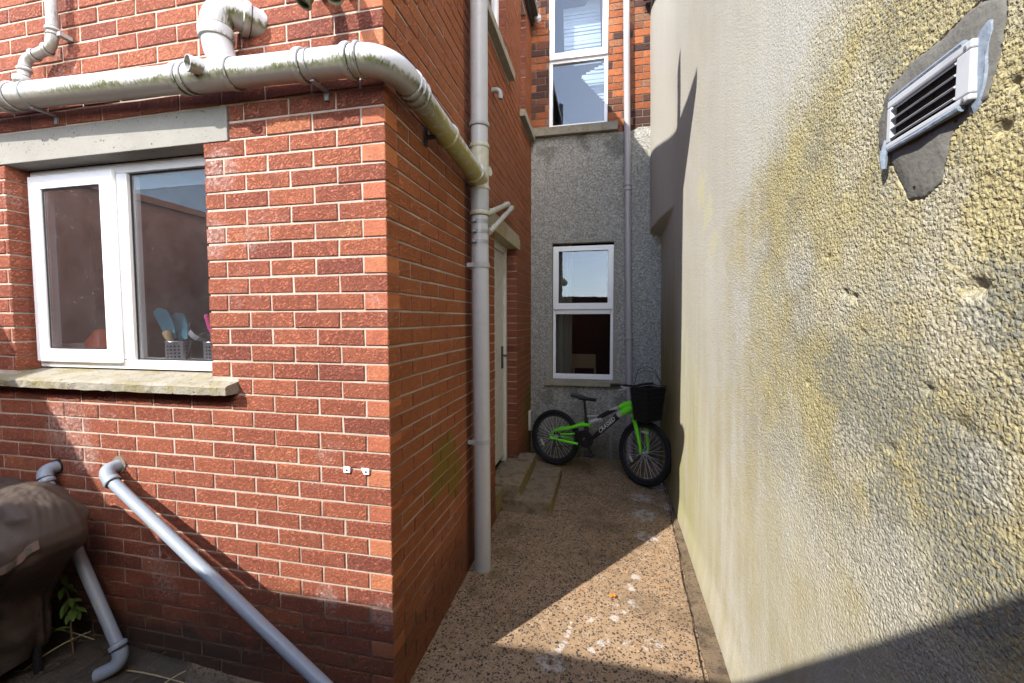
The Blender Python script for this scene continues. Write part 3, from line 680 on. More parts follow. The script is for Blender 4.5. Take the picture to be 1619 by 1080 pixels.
# ------------------------------------------------------------------ rear house (end of the passage)
rear = thing('terraced_house', 'back wall of the older house closing the passage, roughcast below old brick', 'house', (0.5, 3.8, -0.12))
LWIN = (0.255, 0.975, 0.82, 2.44); UWIN = (0.205, 0.885, 3.765, 5.45)
def build_roughcast():
    xs = np.arange(-0.02, 1.62, 0.008); zs = np.arange(-0.25, 3.70, 0.008)
    X, Z = np.meshgrid(xs, zs)
    d = 0.009*(0.75 - worley(X/0.017, Z/0.017)) + 0.006*(0.6-worley(X/0.009, Z/0.009, 5)) + 0.012*(fbm(X*5, Z*5, 3)-0.45)
    d[Z > 3.66] *= 0.3
    Y = 3.5 - d; nx, nz = len(xs), len(zs); i = np.arange(nx*nz).reshape(nz, nx)
    F = np.stack([i[:-1,:-1], i[:-1,1:], i[1:,1:], i[1:,:-1]], -1).reshape(-1,4)
    cx = (X[:-1,:-1]+0.004).ravel(); cz = (Z[:-1,:-1]+0.004).ravel()
    keep = ~((cx > LWIN[0]) & (cx < LWIN[1]) & (cz > LWIN[2]) & (cz < LWIN[3]))
    edge = 3.668 + 0.02*(vnoise(cx*18, cx*0+3)-0.5) + 0.05*sstep(cx, 1.15, 1.3)
    keep &= cz < edge
    F = F[keep]; m = MB(); m.v = np.stack([X,Y,Z],-1).reshape(-1,3).tolist(); m.f = F.tolist(); m.fa = [None]*len(F)
    m.build('wall', RCAST, rear, smooth=True, fix=False, angle=180)
build_roughcast()
mm = MB(); courses(mm, '-Y', 3.515, -0.05, 1.62, 46, 74, [UWIN], 0.10, 0.21, 1, ch=0.0795, bl=0.22, cf=rc)
mm.build('upper_wall', OBRICK, rear, fix=False)
mm = MB(); mortar_front(mm, -0.05, 1.62, 3.6, 5.9, 3.521, 3.61, [UWIN]); mm.build('mortar', OMORTAR, rear)
def rev(m):
    x0,x1,z0,z1 = LWIN; y0, y1 = 3.497, 3.60
    m.box(x0-.03,x0+.004,y0,y1,z0,z1); m.box(x1-.004,x1+.03,y0,y1,z0,z1); m.box(x0-.03,x1+.03,y0,y1,z1-.004,z1+.035)
part('window_reveal', SILL2, rear, rev)
part('window_sill', SILL2, rear, lambda m: m.box(0.165,1.10,3.435,3.62,0.752,0.818), bevel=0.004)
part('window_sill', SILL, rear, lambda m: m.box(0.022,0.995,3.44,3.62,3.672,3.764), bevel=0.004)
lw = part('window', UPVC, rear, lambda m: (m.frame(0.262,0.970,0.822,2.405,0.034,3.535,3.60,0.03,0.06), m.box(0.2965,0.9355,3.535,3.60,1.60,1.66)), bevel=0.004)
part('sash', UPVC, lw, lambda m: m.frame(0.264,0.968,1.655,2.400,0.066,3.508,3.5335,0.06,0.075), bevel=0.005)
part('pane', GLASS, lw, lambda m: m.obox((0.616,3.522,2.035),(1,0,0),(0,.9994,-.035),(0,.035,.9994),.2855,.002,.3045))
part('pane', mat_glass('dim_glass', (0.8,0.84,0.88), 0.05, 0.45), lw, lambda m: m.box(0.2965,0.9355,3.560,3.564,0.8825,1.5995))
uw = part('window', UPVC, rear, lambda m: (m.frame(0.208,0.882,3.768,5.44,0.040,3.535,3.60,0.05,0.05), m.box(0.2485,0.8415,3.535,3.60,4.515,4.56)), bevel=0.004)
part('sash', UPVC, uw, lambda m: m.frame(0.212,0.878,4.55,5.43,0.060,3.508,3.5335,0.06,0.075), bevel=0.005)
part('pane', GLASS, uw, lambda m: m.box(0.2725,0.8175,3.520,3.524,4.6255,5.3695))
part('pane', GLASS, uw, lambda m: m.box(0.2485,0.8415,3.560,3.564,3.8185,4.5145))
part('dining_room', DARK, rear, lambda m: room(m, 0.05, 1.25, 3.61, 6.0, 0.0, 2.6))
part('bedroom', mat_simple('blue_grey_room', (0.10,0.12,0.16), 0.9), rear, lambda m: room(m, 0.05, 1.25, 3.615, 6.0, 3.3, 5.9))
CUR = mat_simple('curtain', (0.22,0.19,0.13), 0.9, 0.1)
def curtain(m):
    P = []; F = []; n = 40
    for i in range(n+1):
        x = 0.28 + 0.20*i/n; y = 3.68 + 0.014*math.sin(i*1.1)
        P += [(x,y,0.5),(x-0.03*(1-abs(i/n)),y,2.5)]
    for i in range(n): F.append((2*i,2*i+2,2*i+3,2*i+1))
    m.add(P, F)
part('curtain', CUR, rear, curtain, smooth=True, angle=180)
BLIND = mat_simple('white_blind', (0.62,0.66,0.68), 0.7, 0.2)
def slats(m, poly, y):                           # pleated blind hanging in a folded shape
    zs = [q[1] for q in poly]; z = min(zs)
    while z < max(zs):
        xs = []
        for (a, b), (c, d) in zip(poly, poly[1:]+poly[:1]):
            if (b-z)*(d-z) <= 0 and abs(d-b) > 1e-6: xs.append(a + (c-a)*(z-b)/(d-b))
        if len(xs) >= 2: m.box(min(xs), max(xs), y + 0.006*math.sin(z*160), y+0.012+0.006*math.sin(z*160), z, z+0.0215)
        z += 0.022
part('blind', BLIND, rear, lambda m: slats(m, [(0.345,5.30),(0.545,5.24),(0.776,5.5),(0.80,4.78),(0.80,4.60),(0.36,4.63)], 3.80))
part('blind', BLIND, rear, lambda m: (slats(m, [(0.557,4.472),(0.84,4.60),(0.84,4.15)], 3.80)))
chair = thing('dining_chair', 'pale wooden dining chair back seen inside the lower window', 'chair', (0.6,4.25,0.05))
OAK = mat_simple('pale_oak', (0.30,0.17,0.07), 0.5)
part('backrest', OAK, chair, lambda m: m.box(0.44,0.76,4.2,4.225,0.88,1.07), bevel=0.01)
for x in (0.45, 0.735): part('leg', OAK, chair, lambda m: m.box(x,x+.028,4.2,4.228,0.05,0.879))
part('seat', OAK, chair, lambda m: m.box(0.42,0.78,4.23,4.62,0.48,0.52), bevel=0.01)
for x in (0.44, 0.73): part('leg', OAK, chair, lambda m: m.box(x,x+.03,4.57,4.60,0.05,0.479))
# downpipe on the rear house (leans a little)
dp = thing('downpipe', 'slim mauve grey downpipe beside the rear windows', 'pipe', (1.145,3.44,-0.1))
def dpx(z): return 1.150 - 0.0185*(z-0.84)
part('pipe', PVC_M, dp, lambda m: m.tube([(dpx(-.1),3.445,-.11),(dpx(5.6),3.445,5.6)],0.036,20), smooth=True)
for z in (3.05, 3.0, 1.32): part('collar', PVC_M, dp, lambda m: m.tube([(dpx(z),3.445,z-.018),(dpx(z),3.445,z-.012),(dpx(z),3.445,z+.012),(dpx(z),3.445,z+.018)],[.037,.044,.044,.037],20), smooth=True)
hp = thing('hopper_pipe', 'short white gutter outlet pipe under the brick eaves', 'pipe', (0.06,3.42,4.93))
part('pipe', PVC, hp, lambda m: m.tube([(0.05,3.38,5.5),(0.05,3.38,5.12)]+arc((0.06,3.395,5.10),(0.065,3.40,5.0),(0.085,3.41,4.975))+[(0.095,3.43,4.955)],0.034,18), smooth=True)
part('collar', PVC, hp, lambda m: m.tube([(0.082,3.41,5.0),(0.09,3.42,4.965)],0.042,18), smooth=True)

# ------------------------------------------------------------------ neighbour's wall on the right
nb = thing('neighbour_house', 'tall weathered yellow roughcast gable wall along the right of the passage', 'house', (2.2, 0.8, -0.15))
PATCH = [(y - (.013 if y < -.75 else 0), z) for y, z in [(-0.549,2.004),(-0.621,2.027),(-0.672,2.023),(-0.774,2.028),(-0.814,2.009),(-0.821,1.977),(-0.813,1.928),(-0.793,1.873),(-0.739,1.848),(-0.714,1.772),(-0.675,1.756),(-0.635,1.763),(-0.605,1.805),(-0.573,1.866),(-0.530,1.904),(-0.527,1.961)]]
def inpoly(Y, Z, poly):
    r = np.zeros(Y.shape, bool)
    for (a,b),(c,d) in zip(poly, poly[1:]+poly[:1]):
        if b == d: continue
        r ^= ((b > Z) != (d > Z)) & (Y < (c-a)*(Z-b)/(d-b)+a)
    return r
def build_rightwall():
    ys = np.concatenate([np.arange(-2.3,-1.0,0.03), np.arange(-1.0,-0.1,0.0026), np.arange(-0.1,0.0,0.004), np.arange(0.0,1.2,0.0075), np.arange(1.2,3.56,0.02)])
    zs = np.concatenate([np.arange(-0.25,0.5,0.009), np.arange(0.5,2.35,0.003), np.arange(2.35,4.97,0.02)])
    Y, Z = np.meshgrid(ys, zs)
    m1 = fbm(Y*3.2, Z*3.2, 4, 3); st = fbm(Y*9, Z*0.9, 3, 9)
    pale = (Y-0.38)*1.25 + np.maximum(Z-2.0, 0)*3.6 + (m1-0.47)*1.5 + (st-0.45)*1.2
    kp = sstep(pale, -0.35, 0.5); low = sstep(-(m1*0.7 + Z + np.maximum(-Y,0)*0.55), -1.55, -0.85)
    amp = 1 - 0.60*np.maximum(kp, low*0.75)
    wx = Y + 0.007*fbm(Y*60, Z*60, 2, 21); wz = Z + 0.007*fbm(Y*60, Z*60, 2, 31)
    d = 0.0042*(0.8-worley(wx/0.0080, wz/0.0072)) + 0.0018*(0.75-worley(wx/0.019, wz/0.017, 5)) + 0.007*(fbm(Y*26, Z*26, 3, 40)-0.45)
    d = 0.46*d*amp + 0.022*(fbm(Y*1.6, Z*1.3, 3, 60)-0.45)
    for (hy,hz,r,dp_) in [(-.415,1.60,.016,.02),(-.455,1.588,.014,.02),(-.80,1.585,.026,.022),(-.775,1.36,.03,.012),(-.83,1.815,.018,.02),(-.22,1.35,.014,.01),(-.85,1.87,.012,.015),(-.6,1.27,.02,.012),(-.7,1.41,.016,.012),(-.33,1.7,.012,.012),(-.5,1.50,.02,.008)]:
        d -= 0.6*dp_*np.exp(-(((Y-hy)/(r*0.95))**2 + ((Z-hz)/(r*.6))**2)*1.4)
    ins = inpoly(Y, Z, PATCH); d[ins] = np.minimum(d[ins], -0.005)
    # thicker render skin beside the rear house, cut off on a slant low down
    zb = 2.55 - 0.05*np.clip(Y-2.6, 0, 1) + 0.0*Y
    d += 0.125*sstep(Y, 2.35, 3.5)*sstep(Z, zb-0.012, zb+0.012)
    d += 0.018*sstep(-Z, -0.10, 0.12)
    X = rwx(Y, Z) - d
    ny, nz = len(ys), len(zs); i = np.arange(ny*nz).reshape(nz, ny)
    F = np.stack([i[:-1,:-1], i[1:,:-1], i[1:,1:], i[:-1,1:]], -1).reshape(-1,4)
    m = MB(); m.v = np.stack([X,Y,Z],-1).reshape(-1,3).tolist(); m.f = F.tolist(); m.fa = [None]*len(F)
    m.build('wall', RWALL, nb, smooth=True, fix=False, angle=180)
build_rightwall()
part('inner_wall', RENDER, nb, lambda m: m.box(1.53, 3.0, -2.3, 3.6, -0.25, 4.96))
part('fascia', FASCIA, nb, lambda m: (m.obox((1.36,3.18,4.93),(1,0,0),(0,0.94,0.18),(0,-0.18,0.94),0.03,0.33,0.07), m.box(1.33,1.46,2.85,3.5,5.0,5.03)))
part('gutter', BLACK, nb, lambda m: m.tube([(1.25,3.42,5.06),(1.6,3.42,5.06)],0.055,16), smooth=True)
part('roof', SLATE, nb, lambda m: m.prism([(1.36,5.03),(1.36,5.07),(4.0,6.6),(4.0,5.03)], 'Y', -2.3, 3.5))
def patch(m):
    pts = []
    for (a,b),(c,d) in zip(PATCH, PATCH[1:]+PATCH[:1]):
        L = math.hypot(c-a, d-b); n = max(2, int(L/0.007))
        for i in range(n): pts.append((a+(c-a)*i/n + random.uniform(-.0022,.0022), b+(d-b)*i/n + random.uniform(-.0022,.0022)))
    n = len(pts); cyy = -0.675; czz = 1.91
    xf = lambda y, z, o: rwx(y, z) - o
    rings = [(1.0, -0.004), (0.992, 0.002), (0.95, 0.0045), (0.7, 0.0055), (0.35, 0.006)]; P = []; F = []
    for s_, o in rings:
        for (y, z) in pts:
            yy, zz = cyy+(y-cyy)*s_, czz+(z-czz)*s_; P.append((xf(yy,zz,o + 0.002*math.sin(yy*60)*math.sin(zz*55)), yy, zz))
    for r_ in range(len(rings)-1):
        for i in range(n): F.append((r_*n+i, r_*n+(i+1)%n, (r_+1)*n+(i+1)%n, (r_+1)*n+i))
    F.append(tuple((len(rings)-1)*n+i for i in range(n))); m.add(P, F)
part('cement_patch', CEMENT, nb, patch, smooth=True, angle=60)
# wall vent
vy0, vy1, vz0, vz1 = -0.790, -0.586, 1.879, 1.972
vent = thing('wall_vent', 'white plastic louvred vent set in a dark cement patch', 'vent', (1.43, -0.66, vz0))
VW = mat_simple('vent_white', (0.46,0.47,0.49), 0.4, 0.4, var=0.25, scale=25)
def vx(o): return 1.4445 - o
part('frame', VW, vent, lambda m: [m.box(vx(.0215),vx(.000),*b) for b in ((vy0,vy1,vz1-.014,vz1),(vy0,vy1,vz0,vz0+.010),(vy0,vy0+.030,vz0+.0103,vz1-.0143),(vy1-.014,vy1,vz0+.0103,vz1-.0143))], bevel=0.0025)
part('backing', DARK, vent, lambda m: m.box(vx(.0122),vx(.008),vy0+.02,vy1-.01,vz0+.008,vz1-.012))
for k in range(4):
    z = vz0 + 0.0185 + k*0.0185
    part('slat', VW, vent, lambda m: m.obox((vx(.0172), (vy0+vy1)/2+.008, z), (0.80,0,0.6), (0,1,0), (-0.6,0,0.80), 0.0062, (vy1-vy0)/2-.023, 0.0016))
for y in (-.70, -.635): part('rib', DARK, vent, lambda m: m.box(vx(.0140),vx(.0123),y,y+.003,vz0+.010,vz1-.014))
for z in (vz1-.008, vz0+.005): part('screw', ZINC, vent, lambda m: m.tube([(vx(.0205),vy0+.012,z),(vx(.0228),vy0+.012,z)],0.003,10))
def smear(m):
    poly = [(-.768,1.972),(-.778,1.985),(-.790,1.991),(-.801,1.986),(-.803,1.972),(-.796,1.955),(-.793,1.935),(-.792,1.915),(-.789,1.893),(-.784,1.872),(-.776,1.860),(-.768,1.858),(-.764,1.868),(-.769,1.89),(-.772,1.92),(-.770,1.95)]
    poly = [(y-.013, z) for y, z in poly]
    c = (sum(p[0] for p in poly)/len(poly), sum(p[1] for p in poly)/len(poly)); n = len(poly)
    P = [(rwx(y,z)-.0035,y,z) for y,z in poly] + [(rwx(y,z)-.0070-.0008*math.sin(k*2.3),y+(c[0]-y)*.18,z+(c[1]-z)*.1) for k,(y,z) in enumerate(poly)]
    F = [(i,(i+1)%n,n+(i+1)%n,n+i) for i in range(n)] + [tuple(range(n,2*n))]
    m.add(P, F)
    m.tube([(vx(.016),vy1+.004,vz0+.02),(vx(.018),vy1+.010,vz0-.01),(vx(.016),vy1+.012,vz0-.035)],[.006,.008,.005],10)
    m.tube([(vx(.017),vy0+.02,vz1+.003),(vx(.018),-.66,vz1+.004),(vx(.017),vy1-.005,vz1+.002)],[.006,.004,.005],8)
    m.tube([(vx(.017),vy0+.02,vz0-.003),(vx(.019),-.68,vz0-.005),(vx(.017),vy1-.005,vz0-.002)],[.007,.005,.005],8)
part('sealant', mat_simple('pale_sealant', (0.22,0.26,0.31), 0.6, 0.3, var=0.5, scale=60, bump=0.003), vent, smear, smooth=True)

# ------------------------------------------------------------------ soil pipes
def hz(x): return 2.522 - 0.033*x
RP = 0.055
def collar(parent, c, d, r=RP, L=0.034, mat=PVC_G, grow=0.0075, lip=True):
    c, d = Vector(c), Vector(d).normalized(); P = [c - d*L/2, c - d*(L/2-.003), c - d*(L/2-.010), c + d*(L/2-.010), c + d*(L/2-.003), c + d*L/2]
    rr = [r+.001, r+grow, r+grow+.002, r+grow+.002, r+grow, r+.001] if lip else [r+.001, r+grow*.7, r+grow*.7, r+grow*.7, r+grow*.7, r+.001]
    o = part('collar', mat, parent, lambda m: m.tube(P, rr, 32), smooth=True)
    part('rubber_seal', RUBBER, parent, lambda m: m.ring(c + d*(L/2+.0005), d, r+.0006, .0016, 32, 6), smooth=True)
    return o
soil = thing('soil_pipe', 'thick grey waste pipe with green algae bending round the brick corner', 'pipe', (-0.9,-0.09,2.45))
yP = -0.092
bend = arc((-0.060,yP,hz(-.06)),(0.077,yP,hz(0.0)-.004),(0.077,0.052,2.505),14)
part('pipe', PVC_G, soil, lambda m: m.tube([(x,yP,hz(x)) for x in np.linspace(-3.0,-.060,40)], RP, 36, cap=False), smooth=True)
part('elbow', PVC_G, soil, lambda m: m.tube(bend, RP+.0025, 36, cap=False), smooth=True)
def sz(y): return 2.508 - 0.068*y
part('pipe', PVC_G, soil, lambda m: m.tube([(0.077,y,sz(y)) for y in np.linspace(.052,1.05,16)], RP, 36, cap=False), smooth=True)
dx = Vector((1,0,-.033))
for x, L in ((-1.905,.03),(-1.835,.022),(-.878,.030),(-.84,.02),(-.625,.03),(-.297,.032),(-.092,.03),(-.045,.016)): collar(soil, (x,yP,hz(x)), dx, L=L)
for y, L in ((.065,.02),(.105,.03),(.145,.02),(.50,.03),(.97,.035)): collar(soil, (.077,y,sz(y)), (0,1,-.068), L=L)
# tee with swept branch rising into the wall
part('branch', PVC_G, soil, lambda m: m.tube([(-.655,yP,hz(-.65)),(-.668,yP-.004,2.60),(-.683,yP-.006,2.64),(-.69,yP-.006,2.675)], [.05,.0545,.055,.055], 32, cap=False), smooth=True)
collar(soil, (-.692,yP-.006,2.700), (-.05,0,1), r=RP+.002, L=.05, grow=.006)
part('elbow', PVC_G, soil, lambda m: m.tube([(-.694,yP-.006,2.70)]+arc((-.695,yP-.006,2.722),(-.688,yP-.004,2.832),(-.63,-.035,2.805),12)+[(-.60,.0,2.80),(-.58,.03,2.797)], RP+.003, 32), smooth=True)
collar(soil, (-.618,-.022,2.803), (.8,1,-.06), r=RP+.003, L=.03)
part('tee', PVC_G, soil, lambda m: m.tube([(-.82,yP,hz(-.82)),(-.81,yP,hz(-.81)),(-.645,yP,hz(-.645)),(-.635,yP,hz(-.635))],[.056,.0595,.0595,.056],36,cap=False), smooth=True)
bs, be = Vector((-.715,-.11,2.555)), Vector((-.743,-.184,2.548))
part('boss', PVC_G, soil, lambda m: (m.tube([bs, be], .031, 28, cap=False), m.tube([be, bs], .027, 28, cap=False), m.ring(be, (be-bs), .029, .0024, 28, 6)), smooth=True)
part('boss_lining', mat_simple('blue_grey_plastic', (0.16,0.20,0.28), 0.5), soil, lambda m: m.tube([bs+(be-bs)*.45, bs+(be-bs)*.50], .0265, 24))
for x in (-1.735, -.262): part('bracket', ZINC, soil, lambda m: (m.box(x,x+.018,-.10,0.01,hz(x)-.064,hz(x)-.058), m.box(x,x+.018,-.012,-.003,hz(x)-.095,hz(x)-.058), m.ring((x+.009,yP,hz(x)), (1,0,0), RP+.002, .003, 32, 6)))
part('bracket', BLACK, soil, lambda m: (m.box(.003,.012,.375,.405,2.385,2.475), m.box(.012,.06,.385,.395,2.415,2.435)))
for i, x in enumerate(np.linspace(-1.95,-.95,9)): pass
# stack
stack = thing('soil_stack', 'tall pale grey vertical soil pipe strapped to the passage wall', 'pipe', (.077,1.077,-.15))
SX, SY = .077, 1.077
part('pipe', PVC, stack, lambda m: m.tube([(SX+.008,SY,-.17),(SX+.006,SY,.73),(SX,SY,2.20)], RP, 36), smooth=True)
part('pipe', PVC, stack, lambda m: m.tube([(SX,SY,2.62),(SX+.002,SY,4.95)], RP, 36), smooth=True)
part('sleeve', PVC_D, stack, lambda m: m.tube([(SX,SY,2.21),(SX,SY,2.225),(SX,SY,2.37),(SX,SY,2.385)],[RP+.002,RP+.004,RP+.004,RP+.002],36), smooth=True)
GC = mat_pipe('stained_pvc', (0.44,0.43,0.36), 0.35, 0.6)
part('branch', GC, stack, lambda m: m.tube([(SX,SY,2.385),(SX,SY,2.63)], RP+.004, 36), smooth=True)
part('branch', GC, stack, lambda m: m.tube([(SX,.985,2.44),(SX,1.06,2.435)], RP+.006, 36), smooth=True)
part('access_cap', GC, stack, lambda m: m.tube([(SX+.03,SY+.03,2.49),(SX+.062,SY+.02,2.49)], .03, 24), smooth=True)
for z, mt in ((2.775,PVC_D),(2.64,GC),(2.378,GC),(2.218,GC)): collar(stack, (SX,SY,z), (0,0,-1), L=.03, mat=mt)
for z in (2.165, 2.10, 2.035): part('strap', ZINC, stack, lambda m: (m.tube([(SX,SY,z-.011),(SX,SY,z+.011)], RP+.003, 32), m.box(SX-.026,SX-.002,SY-.075,SY-.058,z-.009,z+.009)), smooth=True)
for z in (1.887, .735): part('bracket', PVC_D, stack, lambda m: (m.tube([(SX+.004,SY,z-.015),(SX+.004,SY,z+.015)], RP+.005, 32), m.box(.003,SX-.02,SY-.052,SY-.040,z-.013,z+.013)), smooth=True)
# two slanting wastes joining the stack
for k, (a, b, lab) in enumerate((((.105,1.155,2.235),(.045,2.05,2.535),'upper slanting waste pipe joining the tall grey stack'),((.115,1.16,2.115),(.055,2.16,2.53),'lower slanting waste pipe joining the tall grey stack'))):
    a, b = Vector(a), Vector(b); d = (b-a).normalized()
    w = thing('waste_pipe', lab, 'pipe', tuple(a), 'slanting waste pipes')
    part('pipe', GC, w, lambda m: m.tube([a, b]+[b + d*.03 + Vector((-.02,.01,0)), Vector((-.02,b.y+.06,b.z+.02))], .0205, 20), smooth=True)
    for t in (.12, .9): collar(w, a.lerp(b, t), d, r=.0205, L=.03, mat=GC, grow=.004)
stub = thing('overflow_pipe', 'short grey stub pipe turned down from the brick side wall', 'pipe', (.04,1.66,3.25))
part('pipe', PVC_D, stub, lambda m: m.tube([(-.01,1.69,3.31)]+arc((.03,1.69,3.31),(.062,1.69,3.31),(.065,1.69,3.27))+[(.065,1.69,3.24)], .02, 16), smooth=True)
# small waste pipe, upper left
wl_ = thing('waste_pipe', 'thin pale waste pipe kinking down into the mossy pipe at upper left', 'pipe', (-1.74,-.05,2.62))
part('pipe', PVC_G, wl_, lambda m: m.tube([(-1.652,-.05,3.4),(-1.652,-.05,2.90)]+arc((-1.652,-.05,2.875),(-1.653,-.05,2.81),(-1.695,-.05,2.80),8)+arc((-1.765,-.055,2.782),(-1.808,-.06,2.775),(-1.812,-.065,2.735),8)+[(-1.815,-.075,2.64)], .0215, 22), smooth=True)
for c, d in (((-1.652,-.05,2.885),(0,0,1)),((-1.690,-.05,2.802),(1,0,.15)),((-1.765,-.055,2.782),(1,0,.2)),((-1.812,-.067,2.715),(0,0,1))): collar(wl_, c, d, r=.0215, L=.022, grow=.0045)
collar(wl_, (-1.815,-.075,2.665), (0,0,1), r=.026, L=.03, grow=.006)
part('clip', PVC_D, wl_, lambda m: (m.box(-1.63,-1.605,-.052,-.003,2.855,2.872), m.ring((-1.652,-.05,2.863),(0,0,1),.0235,.003,24,6)))
# two open waste ends above
for (x, lab, ang) in ((-.255,'dark open pipe end hanging down above the corner, the left one',-.5),(-.145,'mossy pipe end above the corner nearest the wall edge',.35)):
    w = thing('drain_pipe', lab, 'pipe', (x,-.08,2.75), 'open pipe ends above the corner')
    GP = mat_pipe('green_'+('dark' if ang < 0 else 'pale')+'_pvc', (0.12,0.13,0.09) if ang < 0 else (0.36,0.36,0.28), 0.9)
    e = Vector((x+.03*ang,-.115,2.752)); s0 = Vector((x,-.10,2.80))
    part('pipe', GP, w, lambda m: m.tube([(x,.01,2.86)]+arc((x,-.04,2.86),(x,-.10,2.86),s0,8)+[e], .026, 24, cap=False), smooth=True)
    part('rim', GP, w, lambda m: (m.ring(e, e-s0, .027, .005, 28, 8), m.tube([e+(s0-e)*.3, e+(s0-e)*.32], .024, 20)), smooth=True)
# lower loose wastes
w1 = thing('waste_pipe', 'shorter steep blue grey waste pipe ending in an elbow near the ground', 'pipe', (-1.5,-.1,-.09))
p1 = [(-1.857,.01,.79)] + arc((-1.855,-.03,.79),(-1.853,-.062,.79),(-1.826,-.070,.755),8)
p1b = [(-1.826,-.070,.755),(-1.312,-.135,.015)]; p1c = arc((-1.312,-.135,.015),(-1.285,-.138,-.035),(-1.318,-.165,-.055),8)+[(-1.365,-.195,-.075)]
part('elbow', PVC_B, w1, lambda m: m.tube(p1, .0295, 24), smooth=True)
part('pipe', PVC_B, w1, lambda m: m.tube(p1b, .0245, 24), smooth=True)
part('elbow', PVC_B, w1, lambda m: m.tube(p1c, .0295, 24), smooth=True)
collar(w1, (-1.817,-.0711,.742), (.57,-.07,-.82), r=.0275, L=.024, mat=PVC_B, grow=.004)
collar(w1, (-1.322,-.1338,.029), (.57,-.07,-.82), r=.0275, L=.026, mat=PVC_B, grow=.006)
part('wall_hole', DARK, w1, lambda m: m.tube([(-1.857,-.006,.79),(-1.857,.006,.79)], .037, 16))
w2 = thing('waste_pipe', 'long loose blue grey waste pipe slanting down across the brick wall', 'pipe', (-.6,-.2,-.1))
q0 = Vector((-1.412,-.072,.785)); q1 = Vector((.34,-.30,-.12))
part('elbow', PVC_B, w2, lambda m: m.tube([(-1.458,.01,.823)]+arc((-1.456,-.03,.822),(-1.455,-.068,.822),q0,8)+[q0+(q1-q0).normalized()*.02], .030, 24), smooth=True)
part('pipe', PVC_B, w2, lambda m: m.tube([q0, q1], .0245, 26), smooth=True)
collar(w2, q0+(q1-q0).normalized()*.02, q1-q0, r=.0275, L=.024, mat=PVC_B, grow=.005)
part('wall_hole', OMORTAR, w2, lambda m: m.tube([(-1.452,-.004,.83),(-1.452,.006,.83)], .042, 14))

# cable clips
for x, z, sl in ((-.199,.897,0),(-.109,.896,1)):
    c = thing('cable_clip', 'square white cable clip on the brick mortar line' if not sl else 'pointed white cable clip nearest the brick corner', 'clip', (x,0,z), 'white cable clips')
    part('plate', WHITE, c, lambda m: m.prism([(x-.016+(.006 if sl else 0),z-.014),(x+.015,z-.013),(x+.016,z+.010),(x+.008,z+.013),(x-(.024 if sl else .015),z+.014)], 'Y', -.009, -.001), bevel=.002)
    part('screw', BLACK, c, lambda m: m.tube([(x+.001,-.0088,z-.001),(x+.001,-.0105,z-.001)], .0045, 12))

# ------------------------------------------------------------------ door steps
def step(name, x0, x1, y0, y1, z0, z1, lab):
    b = bmesh.new(); bmesh.ops.create_cube(b, size=1)
    for v in b.verts: v.co = Vector((x0+(v.co.x+.5)*(x1-x0), y0+(v.co.y+.5)*(y1-y0), z0+(v.co.z+.5)*(z1-z0)))
    bmesh.ops.subdivide_edges(b, edges=b.edges[:], cuts=22, use_grid_fill=True)
    for v in b.verts:
        p = v.co; e = sum([min(abs(p.x-x1),.03) < .012, min(abs(p.y-y0),.03) < .012, min(abs(p.z-z1),.03) < .012])
        n1 = float(vnoise(np.array(p.x*30+p.z*13), np.array(p.y*30+p.z*17), 4)) - .5
        k = .030 if e >= 2 else .010
        v.co += Vector((-abs(n1)*k if p.x > x1-.01 else 0, abs(n1)*k if p.y < y0+.01 else 0, n1*k - (.006 if e >= 2 else 0)))
    m = MB(); b.verts.ensure_lookup_table(); m.v = [tuple(v.co) for v in b.verts]; m.f = [tuple(v.index for v in f.verts) for f in b.faces]; m.fa = [None]*len(m.f); b.free()
    o = m.build(name, STEP, smooth=True, angle=50); tag(o, lab, 'step')
step('concrete_step', .008, .445, 1.93, 2.80, -.16, -.015, 'wide lower concrete step on the passage floor')
step('concrete_step', -.10, .170, 1.955, 2.84, -.0145, .105, 'narrow upper concrete step with mossy yellow riser under the door')
part_thr = MB().box(-.16,.0065,1.756,2.644,-.1,.074).build('threshold', STEP, house)

# ------------------------------------------------------------------ utensils on the kitchen sill
def holder(x, y, lab):
    h = thing('utensil_holder', lab, 'holder', (x,y,1.318), 'steel utensil holders on the sill')
    P = []; F = []; nu, nv = 40, 16; rr = .054
    for j in range(nv+1):
        for i in range(nu): a = 2*math.pi*i/nu; P.append((x+rr*math.cos(a), y+rr*math.sin(a), 1.3185+.105*j/nv))
    for j in range(nv):
        for i in range(nu):
            if 3 <= j <= 12 and j % 3 != 2 and False: continue
            F.append((j*nu+i, j*nu+(i+1)%nu, (j+1)*nu+(i+1)%nu, (j+1)*nu+i))
    part('cup', STEEL, h, lambda m: (m.add(P, F), m.tube([(x,y,1.3185),(x,y,1.321)], .0535, 40), m.ring((x,y,1.4235),(0,0,1),rr,.002,40,6)), smooth=True)
    def holes(m):
        for j in range(4):
            for i in range(20):
                if i % 5 == 4: continue
                a = 2*math.pi*i/20; d = Vector((math.cos(a), math.sin(a), 0)); c = Vector((x,y,1.345+.018*j)) + d*(rr+.0004)
                m.tube([c, c+d*.0006], .0048, 8)
    part('hole_pattern', BLACK, h, holes)
    return h
holder(-1.352, .235, 'steel utensil holder with wooden spoon on the kitchen sill')
holder(-1.108, .235, 'steel utensil holder half hidden by the brick reveal')
TEAL = mat_simple('teal_silicone', (0.02,0.22,0.30), 0.35, 0.5); WOOD = mat_simple('beech_wood', (0.42,0.29,0.14), 0.6)
PINK = mat_simple('pink_plastic', (0.75,0.08,0.28), 0.35, 0.5)
